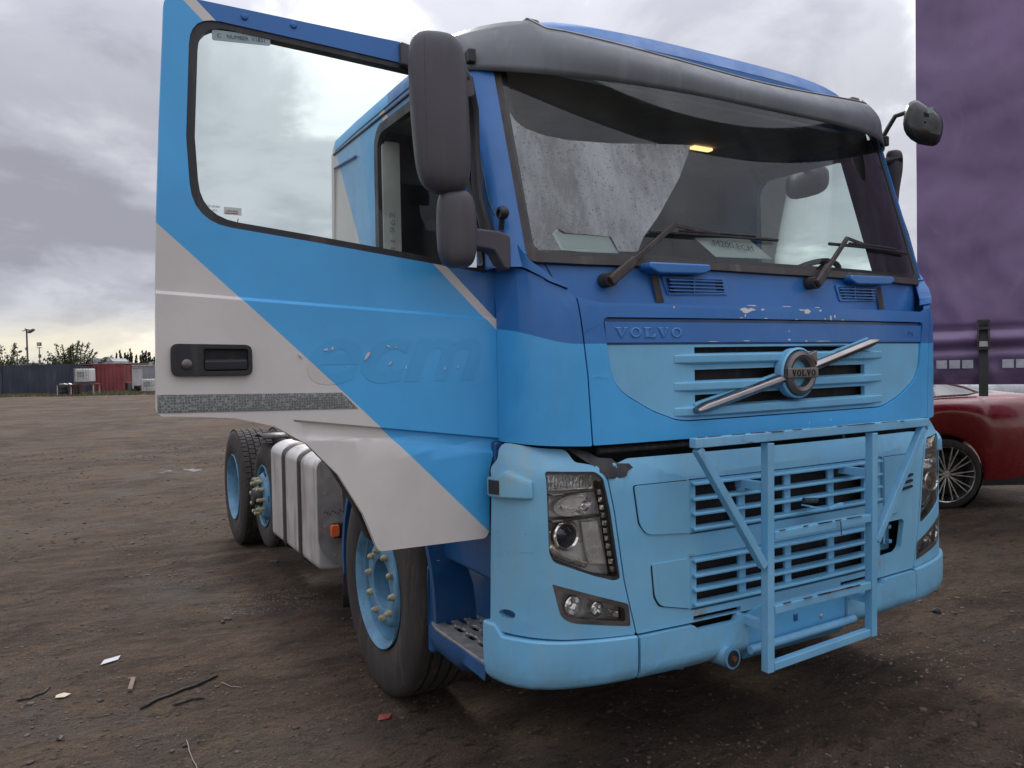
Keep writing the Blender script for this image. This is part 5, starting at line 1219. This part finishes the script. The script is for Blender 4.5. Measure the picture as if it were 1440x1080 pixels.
# ---- foliage
leafm = pm('autumn_leaf', (.075, .085, .035), .7, var=.5, dirt=.0, scale=2, bump=0); leafd = pm('dark_leaf', (.030, .040, .020), .7, var=.4, dirt=0, scale=1, bump=0); barkm = pm('bark', (.05, .04, .03), .85)
rng = np.random.default_rng(5)
def bush(name, loc, w, h, n, label, mat, leaf=.11, sparse=.5, stems=26, cat='tree', group=None, trunk=.4):
    t = empty(name, loc, 0, label, cat, group); tr_ = MB(); V = []; F = []
    for s in range(stems):
        a = rng.uniform(0, 2*PI); lean = rng.uniform(.05, .5)*w; hh = h*rng.uniform(.55, 1.0)*(1-.35*(lean/(.5*w))**2)
        b = Vector((.12*w*math.cos(a)*rng.uniform(0, 1), .12*w*math.sin(a), 0)); pts = []
        for k in range(6):
            f = k/5; pts.append(b+Vector((math.cos(a)*lean*f**1.3+rng.normal(0, .04), math.sin(a)*lean*f**1.3+rng.normal(0, .04), hh*f)))
        tr_.tube(pts, [.035*(1-.8*k/5) for k in range(6)], 4, cap=False)
        for q in range(n//stems):
            f = rng.uniform(.18, 1.0)**(.8); i = min(4, int(f*5)); p = pts[i].lerp(pts[i+1], f*5-i)
            off = Vector(rng.normal(0, 1, 3)); off.normalize(); p = p+off*rng.uniform(.0, .30)*w*sparse*(1.15-f)
            if p.z < .05: p.z = .05
            nrm = Vector(rng.normal(0, 1, 3)).normalized(); x = nrm.orthogonal().normalized(); y = nrm.cross(x); L = leaf*rng.uniform(.6, 1.5)
            k0 = len(V); V += [p-x*L, p-y*L*.5, p+x*L, p+y*L*.5]; F.append((k0, k0+1, k0+2, k0+3))
    tr_.build('trunk', barkm, t); mobj('crown', V, F, mat, t)
    return t
bush('birch_bush', yard(103, 66), 4.8, 4.7, 9000, 'loose twiggy bush rising behind the joint of the two containers', leafm, .085, .75, 46)
bush('birch_bush', yard(4, 68), 5.6, 4.6, 9000, 'twiggy bush at the left edge of the picture above the slate container', leafm, .085, .75, 46)
bush('round_tree', yard(152, 120), 4.6, 4.6, 4200, 'dark round-headed tree above the white cabin', leafd, .25, 1.0, 30)
for i in range(15):
    u = 167+i*4.6+rng.uniform(-1.2, 1.2); d = 240+rng.uniform(-12, 12)
    bush('poplar', yard(u, d), 2.2, 9.0+rng.uniform(-1.6, 1.4), 420, 'distant tree in the row above the long grey shed', leafd, .38, 1.1, 6, 'tree', 'row of distant trees')
# brick-coloured roofs on the skyline
t = empty('distant_houses', yard(205, 200), rzc, 'low reddish-brown roofline beneath the distant row of trees', 'houses')
MB().prism([(-12, 0), (14, 0), (14, 2.8), (12, 4.2), (-10, 4.2), (-12, 2.8)], lambda a, b: (a, 0, b), lambda a, b: (a, 8, b)).build('roof', pm('brown_roof_tile', (.16, .10, .085), .8), t)
for i in range(4): MB().span((-10+5.5*i, -.1, 3.0), (-9+5.5*i, .5, 4.4)).build('dormer', gm2, t)
# hedge of the far field
V = []; F = []
for i in range(9000):
    u = rng.uniform(-700, 2400); d = 330; p = yard(u, d+rng.uniform(-8, 8)); z = abs(rng.normal(0, 1))*1.4+rng.uniform(0, 2.2)
    k0 = len(V); s_ = rng.uniform(.8, 2.0); V += [p+Vector((-s_, 0, z-s_*.6)), p+Vector((s_*.6, 0, z-s_*.6)), p+Vector((s_, .2, z+s_*.4)), p+Vector((-s_*.5, .4, z+s_*.7))]; F.append((k0, k0+1, k0+2, k0+3))
tag(mobj('hedge_line', V, F, leafd), 'far dark hedge line closing the yard', 'hedge', kind='stuff')
# rough grass at the foot of the containers
grm = pm('dry_grass', (.13, .125, .06), .8, var=.4, dirt=0, scale=3, bump=0); V = []; F = []
for i in range(14000):
    u = rng.uniform(-60, 225); d = rng.uniform(54.5, 58.6) if u < 118 else rng.uniform(54.5, 60.5)
    if rng.random() < .5: d = 58.3 if u < 118 else 60
    p = yard(u, d); h = rng.uniform(.05, .22)*(1.4 if 115 < u < 185 else 1); a = rng.uniform(0, PI); w_ = .03
    k0 = len(V); V += [p+Vector((-w_*math.cos(a), -w_*math.sin(a), 0)), p+Vector((w_*math.cos(a), w_*math.sin(a), 0)), p+Vector((rng.normal(0, .05), rng.normal(0, .05), h))]; F.append((k0, k0+1, k0+2))
tag(mobj('grass_verge', V, F, grm), 'rough grass along the foot of the containers', 'grass', kind='stuff')

# ================================================================ CURTAIN-SIDED TRAILER
tv0 = yard(1291, 5.6); TD = (R2*math.cos(math.radians(30))-F2*math.sin(math.radians(30))).normalized(); TB = Vector((-TD.y, TD.x, 0))
if TB.dot(F2) < 0: TB = -TB
trl = empty('curtain_side_trailer', tv0, 0, 'purple curtain-sided trailer with ratchet straps along its hem', 'trailer')
def TP(a, z, b=0): 
    v = TD*a+TB*b; return (v.x, v.y, z)
def curt_mat():
    t = NT('purple_tarpaulin'); n = t.noise(1.3, 5, .6, .5); m = t.noise(5, 5, .6, .8, (1, 1, .5))
    c = t.mix(t.rng(n, .3, .7), (.130, .080, .170), (.205, .130, .255)); c = t.mix(t.rng(m, .55, .8, 0, .3), c, (.34, .25, .38))
    X = t.xyz(); c = t.mix(t.math('MULTIPLY', t.rng(t.noise(9, 5, .7), .45, .7), t.rng(X[2], 1.50, 1.36, 0, .7)), c, (.06, .045, .05))
    return t.done(t.bsdf(c, .42, 0, t.bump(t.noise(300, 2, .5), .06, .002), .1))
rows = []
for j in range(84):
    z = 1.355+(4.4-1.355)*(j/83)**1.35; r = []
    for i in range(150):
        a = 4.2*i/149
        o = .036*fractal(Vector((a*.9+z*.5, z*1.1-a*.3, 3)), 1, 2, 4)+.014*math.sin(a*3.3+z*1.9)*(.5+.5*pnoise(Vector((a, z*.5, 1))))
        # diagonal pull creases off the straps
        for sx in (.405, 1.60, 2.80):
            q = (a-sx)+.5*(z-1.55)*(1 if sx < 1 else -1); o += -.016*math.exp(-(q/.05)**2)*math.exp(-max(0, z-1.55)/.5)
        # slack gathers above the hem
        zz = z-.012*math.sin(a*2.2)
        o += .020*math.sin(a*7.3+1.5*pnoise(Vector((a*1.3, z*.4, 6))))*min(1, max(0, (z-1.75)/.4))*(.4+.6*abs(pnoise(Vector((a*.8, z*.6, 9)))))
        o += -.040*math.exp(-((zz-1.66)/.035)**2)+.030*math.exp(-((zz-1.735)/.012)**2)-.020*math.exp(-((zz-1.55)/.03)**2)+.022*math.exp(-((zz-1.60)/.018)**2)
        if z < 1.43: o += .02*(1.43-z)/.07
        r.append(TP(a, z, -.03+o))
    rows.append(r)
MB().rows(rows).build('curtain', curt_mat(), trl, smooth=True, angle=180)
MB().prism([(0, 1.40), (4.2, 1.40), (4.2, 1.56), (0, 1.56)], lambda a, b: TP(a, b, .06), lambda a, b: TP(a, b, 2.40)).build('deck', 'steel', trl)
MB().prism([(0, 4.36), (4.2, 4.36), (4.2, 4.46), (0, 4.46)], lambda a, b: TP(a, b, -.02), lambda a, b: TP(a, b, 2.45)).build('roof', pm('trailer_roof', (.5, .5, .5), .5), trl)
MB().prism([(.01, 1.40), (.05, 1.40), (.05, 4.36), (.01, 4.36)], lambda a, b: TP(a, b, .03), lambda a, b: TP(a, b, 2.42)).build('headboard', pm('trailer_headboard', (.20, .12, .25), .5), trl)
MB().prism([(0, 1.40), (4.2, 1.40), (4.2, 4.36), (0, 4.36)], lambda a, b: TP(a, b, 2.42), lambda a, b: TP(a, b, 2.44)).build('far_curtain', pm('far_curtain_cloth', (.14, .08, .2), .6), trl)
for i in range(24):
    a = .10+.082*i+(.10 if a else 0)*0
    x0 = .12+.079*i
    if .34 < x0+.033 < .47: continue
    MB().prism([(x0, 1.470), (x0+.066, 1.470), (x0+.066, 1.528), (x0, 1.528)], lambda a, b: TP(a, b, -.088), lambda a, b: TP(a, b, -.080)).build('reflective_tile', pm('white_reflector_tape', (.42, .42, .46), .35, dirt=.4, scale=20) if i == 0 or 'tapeM' not in M else M['tapeM'], trl)
    if 'tapeM' not in M: M['tapeM'] = bpy.data.materials['white_reflector_tape']
wbm = pm('grey_webbing', (.045, .045, .045), .8, bump=.8, bscale=400)
for sx in (.405, 1.60, 2.80):
    st = MB().rows([[TP(sx-.028, z, o), TP(sx+.028, z, o)] for z, o in ((1.79, -.085), (1.72, -.105), (1.66, -.11), (1.58, -.09), (1.50, -.095), (1.42, -.092), (1.34, -.085), (1.275, -.08))]).build('strap', wbm, trl)
    q = st.modifiers.new('solid', 'SOLIDIFY'); q.thickness = .006
    bk_ = MB(); 
    for dx in (-.034, .034): bk_.prism([(sx+dx-.004, 1.60), (sx+dx+.004, 1.60), (sx+dx+.004, 1.80), (sx+dx-.004, 1.80)], lambda a, b: TP(a, b, -.128), lambda a, b: TP(a, b, -.10))
    bk_.prism([(sx-.036, 1.788), (sx+.036, 1.788), (sx+.036, 1.802), (sx-.036, 1.802)], lambda a, b: TP(a, b, -.13), lambda a, b: TP(a, b, -.10)); bk_.prism([(sx-.036, 1.735), (sx+.036, 1.735), (sx+.036, 1.752), (sx-.036, 1.752)], lambda a, b: TP(a, b, -.13), lambda a, b: TP(a, b, -.10))
    bk_.prism([(sx-.036, 1.598), (sx+.036, 1.598), (sx+.036, 1.612), (sx-.036, 1.612)], lambda a, b: TP(a, b, -.13), lambda a, b: TP(a, b, -.10)); bk_.build('buckle_frame', 'steel', st)
    MB().prism([(sx-.026, 1.618), (sx+.026, 1.618), (sx+.024, 1.655), (sx-.024, 1.655)], lambda a, b: TP(a, b, -.135), lambda a, b: TP(a, b, -.12)).build('buckle_plate', 'alu', st)

# ================================================================ CARS
def car(loc, rz, label, paint, plastic=False):
    t = empty('parked_car', loc, rz, label, 'car')
    # local frame: x towards the tail, -y is the near side, z up; x = 0 at the rear axle
    WB = 2.9
    def body(y): return y
    st = [(-3.72, .50, .75), (-3.60, .34, .88), (-3.1, .28, 1.0), (-2.4, .28, 1.06), (-1.9, .28, 1.08), (-1.0, .28, 1.11), (-.4, .28, 1.13), (0, .28, 1.15), (.4, .28, 1.16), (.75, .30, 1.165), (1.00, .36, 1.155), (1.15, .50, 1.10), (1.22, .62, .90)]
    rows = []
    xs = np.unique(np.concatenate([np.linspace(-3.72, 1.16, 50), np.linspace(-.42, .42, 29), np.linspace(-3.32, -2.48, 29)]))
    for x in xs:
        lo = float(np.interp(x, [s[0] for s in st], [s[1] for s in st])); hi = float(np.interp(x, [s[0] for s in st], [s[2] for s in st]))
        for wx in (0, -WB):
            r_ = .40
            if abs(x-wx) < r_: lo = max(lo, .36+math.sqrt(r_*r_-(x-wx)**2))
        k = 1-max(0, (x-.5)/.66)**2.5*.16-max(0, (-2.9-x)/.82)**2*.14
        hip = .03*math.exp(-((x+.1)/.7)**2)
        half = .94*k; r = []
        for f, w_ in ((0, .93), (.12, .975), (.35, 1.0), (.55, 1.0+hip), (.74, .992+hip), (.86, .965+hip), (.94, .92), (.985, .86), (1.0, .78)):
            r.append((x, -half*w_, lo+(hi-lo)*f))
        rr = r+[(x, 0, hi+.02)]+[(a, -b, c) for a, b, c in reversed(r)]
        rows.append(rr)
    b_ = MB().rows(rows); b_.f.append(tuple(range(19))); b_.f.append(tuple((len(xs)-1)*19+q for q in range(19)))
    bo = b_.build('body', paint, t, smooth=True, angle=75)
    rows = []
    for x, z, w_ in ((-2.55, 1.065, .70), (-1.75, 1.40, .60), (-1.3, 1.44, .585), (-.7, 1.43, .57), (-.1, 1.37, .55), (.40, 1.25, .56), (.72, 1.175, .58)):
        rows.append([(x, -.80 if x < .3 else -.76+.1*(x-.3), 1.09 if x < 0 else 1.13), (x, -w_-.10*(1-(z-1.0)/.4)*0-.03, z-.045), (x, -w_+.05, z), (x, 0, z+.012), (x, w_-.05, z), (x, w_+.03, z-.045), (x, .80 if x < .3 else .76-.1*(x-.3), 1.09 if x < 0 else 1.13)])
    MB().rows(rows).build('roof_and_glass', pm('tinted_car_glass', (.05, .055, .065), .08, coat=1, dirt=.15, bump=0), t, smooth=True, angle=70)
    MB().rows([[(x, y, z+.012) for y, z in ((-.45, z_), (0, z_+.012), (.45, z_))] for x, z_ in ((-1.75, 1.40), (-1.3, 1.444), (-.7, 1.436), (-.45, 1.415))]).build('roof_skin', paint, t, smooth=True)
    MB().tube([(-2.2, -.83, 1.09), (-1.0, -.845, 1.125), (-.1, -.84, 1.15), (.28, -.815, 1.165), (.40, -.79, 1.185), (.28, -.745, 1.24), (0, -.69, 1.315), (-.5, -.655, 1.385), (-1.3, -.64, 1.42)], .014, 8).build('window_trim', 'alu', t, smooth=True)
    MB().tube([(.90, -.93, .60), (1.10, -.86, .605)], .016, 6).build('side_reflector', pm('orange_reflector', (.65, .17, .02), .3, coat=.5), t)
    MB().rows([[(x, y*(1 if x < .9 else .9), z) for y in (-.945, -.90)] for x, z in ((-2.4, .27), (-.45, .27))]).build('sill', 'black', t)
    MB().span((-3.3, -.7, .2), (.95, .7, .34)).build('underbody', 'black', t)
    for wx in (0, -WB):
        for s in (-1, 1):
            MB().lathe([(-s*.02, .30), (-s*.02, .37), (s*.3, .38)] if False else [(0, .385), (.3*-s, .385), (.3*-s, .05)], (wx, s*.90, .34), 'y', 24).build('wheel_arch_liner', 'dark', t)
            w_ = MB().lathe([(s*.0, .285), (s*.012, .295), (s*.012, .33), (-s*.004, .352), (-s*.03, .36), (-s*.19, .36), (-s*.21, .33), (-s*.21, .28)], (0, 0, 0), 'y', 48).build('wheel', 'rubber', t, smooth=True, angle=40); w_.location = (wx, s*.935, .36)
            MB().lathe([(s*.006, .286), (s*.012, .283), (s*.006, .276), (-s*.05, .270), (-s*.18, .262)], (0, 0, 0), 'y', 48).build('rim', 'alloyA' if 'alloyA' in M else 'alu', w_, smooth=True)
            MB().lathe([(-s*.09, .001), (-s*.09, .22)], (0, 0, 0), 'y', 32).build('brake_disc', 'dark', w_)
            MB().lathe([(s*.0, .001), (s*.0, .028), (-s*.01, .04), (-s*.05, .05)], (0, 0, 0), 'y', 24).build('hub', 'alu', w_)
            for i in range(10):
                a = 2*PI*i/10; 
                for da in (-.085, .085):
                    p0_ = Vector((math.cos(a+da*.4)*.035, -s*.012, math.sin(a+da*.4)*.035)); p1_ = Vector((math.cos(a+da*1.35)*.278, s*-.004, math.sin(a+da*1.35)*.278))
                    MB().beam(p0_, p1_, .011, .02, (0, 1, 0)).build('spoke', M['spokem'], w_)
    if plastic:
        rows = []
        for i in range(9): rows.append([(-.32+.03*j+.012*math.sin(i*2.1+j), -.90-.02*math.sin(j*1.7+i)-.02*(i < 3), 1.30-.045*i) for j in range(8)])
        MB().rows(rows).build('taped_plastic_sheet', glass('crumpled_plastic', (.8, .8, .8), .15, 3, False, .45, (.75, .75, .77)), t, smooth=False)
    return t
M['spokem'] = pm('alloy_spoke', (.50, .48, .47), .3, .8, dirt=.3, bump=.05); M['alloyA'] = M['spokem']
redp = pm('dark_red_car_paint', (.27, .014, .020), .25, coat=1, dirt=.1, bump=0, var=.05)
car(yard(1262+4, 8.75), AR, 'dark red saloon car behind the lorry, under the trailer curtain', redp, True)
silp = pm('silver_car_paint', (.42, .43, .44), .3, .3, coat=1, dirt=.2, bump=0)
car(yard(1400, 14.5), AR+PI+.3, 'pale silver car parked beyond the dark red car', silp)

# ================================================================ THINGS ON THE GROUND
def gz(x, y): return ground_h(x, y)
stone = MB(); random.seed(21)
def rock(m, x, y, r, flat=.6):
    c = Vector((x, y, gz(x, y)+r*.15)); k = len(m.v)
    ico = [(0, 0, 1), (.89, 0, .45), (.28, .85, .45), (-.72, .53, .45), (-.72, -.53, .45), (.28, -.85, .45), (.72, .53, -.45), (-.28, .85, -.45), (-.89, 0, -.45), (-.28, -.85, -.45), (.72, -.53, -.45), (0, 0, -1)]
    fs = [(0, 1, 2), (0, 2, 3), (0, 3, 4), (0, 4, 5), (0, 5, 1), (1, 6, 2), (2, 7, 3), (3, 8, 4), (4, 9, 5), (5, 10, 1), (2, 6, 7), (3, 7, 8), (4, 8, 9), (5, 9, 10), (1, 10, 6), (11, 7, 6), (11, 8, 7), (11, 9, 8), (11, 10, 9), (11, 6, 10)]
    a = random.uniform(0, PI); ca, sa = math.cos(a), math.sin(a); sx, sy_, sz = random.uniform(.7, 1.5), random.uniform(.6, 1.1), random.uniform(.4, .9)*flat
    for p in ico:
        q = [p[0]*sx*random.uniform(.75, 1.2), p[1]*sy_*random.uniform(.75, 1.2), p[2]*sz*random.uniform(.75, 1.2)]
        m.v.append(c+Vector((q[0]*ca-q[1]*sa, q[0]*sa+q[1]*ca, q[2]))*r)
    m.f += [tuple(i+k for i in f) for f in fs]
pale_ = MB(); clod = MB()
def scatter(n, x0, x1, y0, y1, rmin, rmax, m, thr=-.1, seed=3):
    i = 0; tries = 0
    while i < n and tries < n*20:
        tries += 1
        x, y = random.uniform(x0, x1), random.uniform(y0, y1)
        if pnoise(Vector((x*.9, y*.9, seed))) < thr: continue
        rock(m, x, y, random.uniform(rmin, rmax)*random.uniform(.5, 1)); i += 1
scatter(5200, -4.5, 2.5, -1.0, 4.5, .002, .010, stone, -.2); scatter(2600, -4.5, 3, -1.0, 5, .002, .006, pale_, -.05, 9); scatter(7500, -4.5, 3.5, -1.0, 6, .003, .016, clod, -.12, 5); scatter(260, -4, 3, -1.0, 5, .012, .026, clod, .1, 6)
scatter(2600, -9, 3, 4, 16, .008, .032, clod, .05, 5); scatter(1500, -9, 6, 3, 16, .007, .020, stone, -.2); scatter(900, 1.5, 7, -1, 7, .004, .018, clod, 0, 8); scatter(500, -.9, 1.5, -1, .6, .003, .010, pale_, .0, 2)
scatter(420, -2.0, -1.0, 2.2, 3.6, .003, .009, pale_, .0, 12)
tag(stone.build('gravel', pm('dark_gravel', (.06, .052, .046), .85, var=.4, scale=8)), 'dark grit scattered over the yard', 'gravel', kind='stuff')
tag(pale_.build('pale_gravel', pm('pale_grit', (.17, .15, .135), .8, var=.3, scale=8)), 'pale grit patches in the mud', 'gravel', kind='stuff')
tag(clod.build('mud_clods', pm('mud_clod', (.085, .062, .048), .9, var=.4, scale=6, bump=.5)), 'clods of brown mud', 'mud', kind='stuff')
def ribbon(name, pts, r, mat, label, cat, group=None, n=6, up=.006):
    P = []
    for i in range(len(pts)-1):
        for k in range(5):
            f = k/5; x = pts[i][0]+(pts[i+1][0]-pts[i][0])*f; y = pts[i][1]+(pts[i+1][1]-pts[i][1])*f
            j = .010*pnoise(Vector((x*14, y*14, 1))); P.append((x+j, y-j, gz(x, y)+up))
    x, y = pts[-1]; P.append((x, y, gz(x, y)+up))
    rr = [r*(.55+.5*abs(pnoise(Vector((i*.6, 2, 3))))+.25) for i in range(len(P))]; rr[0] = rr[-1] = r*.3
    o = MB().tube(P, rr, n).build(name, mat); tag(o, label, cat, group); return o
barkd = pm('wet_black_wood', (.022, .018, .017), .7, bump=.6, bscale=150)
ribbon('stick', [(-2.235, 1.80), (-2.12, 1.88), (-1.98, 1.95), (-1.86, 2.02)], .011, barkd, 'long dark wet stick lying on the mud left of the front wheel', 'stick')
ribbon('twig', [(-2.10, 1.745), (-2.02, 1.77), (-1.96, 1.755)], .006, barkd, 'short black twig just nearer than the long stick', 'twig')
ribbon('wire', [(-2.09, 1.36), (-2.085, 1.22), (-2.08, 1.10)], .0022, pm('dull_wire', (.30, .27, .24), .5), 'thin pale wire lying near the bottom edge of the picture', 'wire')
ribbon('curved_twig', [(-2.74, 2.20), (-2.68, 2.19), (-2.63, 2.24), (-2.60, 2.32)], .006, barkd, 'curved dark twig near the cream card scrap', 'twig')
ribbon('grass_stalk', [(-1.86, 1.93), (-1.82, 1.84), (-1.78, 1.80)], .002, pm('straw', (.30, .24, .16), .8), 'pale straw stalk beside the long dark stick', 'straw')
ribbon('stick_right', [(2.0, 1.55), (2.25, 1.50), (2.6, 1.42)], .010, barkd, 'dark stick on the mud right of the lorry, below the red car', 'stick') .name = 'stick'
def scrap(name, pts, mat, label, cat, th=.002, lift=.006):
    o = MB().prism(pts, lambda a, b: (a, b, gz(a, b)+lift), lambda a, b: (a, b, gz(a, b)+lift+th)).build(name, mat); tag(o, label, cat); return o
scrap('paper_scrap', [(-2.375, 2.455), (-2.29, 2.50), (-2.275, 2.555), (-2.355, 2.53)], pm('white_scrap', (.46, .46, .50), .7, dirt=.1), 'small white paper scrap on the mud', 'litter')
scrap('card_scrap', [(-2.575, 2.125), (-2.535, 2.110), (-2.510, 2.150), (-2.540, 2.185), (-2.570, 2.165)], 'card', 'small cream card scrap left of the dark stick', 'litter')
scrap('red_chip', [(-1.335, 1.115), (-1.285, 1.100), (-1.255, 1.145), (-1.31, 1.165)], pm('red_plastic_chip', (.22, .03, .03), .5), 'small red plastic chip on the mud in front of the front wheel', 'litter')
scrap('wood_chip', [(-2.27, 2.05), (-2.25, 2.04), (-2.225, 2.19), (-2.245, 2.195)], pm('brown_wood_chip', (.16, .11, .08), .8), 'brown splinter of wood between the card scrap and the stick', 'litter', .012)
for i, (x, y, r_, lab) in enumerate(((-2.55, 1.66, .022, 'black stone near the bottom left of the picture'), (-1.70, 2.85, .022, 'dark stone on the mud beyond the paper scrap'), (2.0, .62, .045, 'dark lump of mud right of the bull bar'), (-.30, -.52, .030, 'pale stone below the bumper at the bottom edge'))):
    m = MB(); random.seed(i+40); rock(m, x, y, r_, .9); tag(m.build('stone', barkd if i < 3 else pm('pale_stone', (.22, .18, .15), .8), smooth=True, angle=60), lab, 'stone')
# a shallow puddle out in the yard
random.seed(31)
pts = []
for k in range(64):
    a = 2*PI*k/64; q = .55+.45*abs(pnoise(Vector((math.cos(a)*2.2, math.sin(a)*2.2, 4))))*2+.12*math.sin(9*a); pts.append((-1.0+.42*math.cos(a)*q, 10.9+.34*math.sin(a)*q))
wm = NT('shallow_water'); wmm = wm.done(wm.bsdf((.10, .085, .07), .06, 0, wm.bump(wm.noise(30, 2), .05, .003), 0, .8))
pz = sum(gz(a, b) for a, b in pts)/len(pts)+.001
tag(MB().prism(pts, lambda a, b: (a, b, pz-.01), lambda a, b: (a, b, pz)).build('puddle', wmm), 'shallow puddle on the mud beyond the rear wheels', 'puddle', kind='structure')
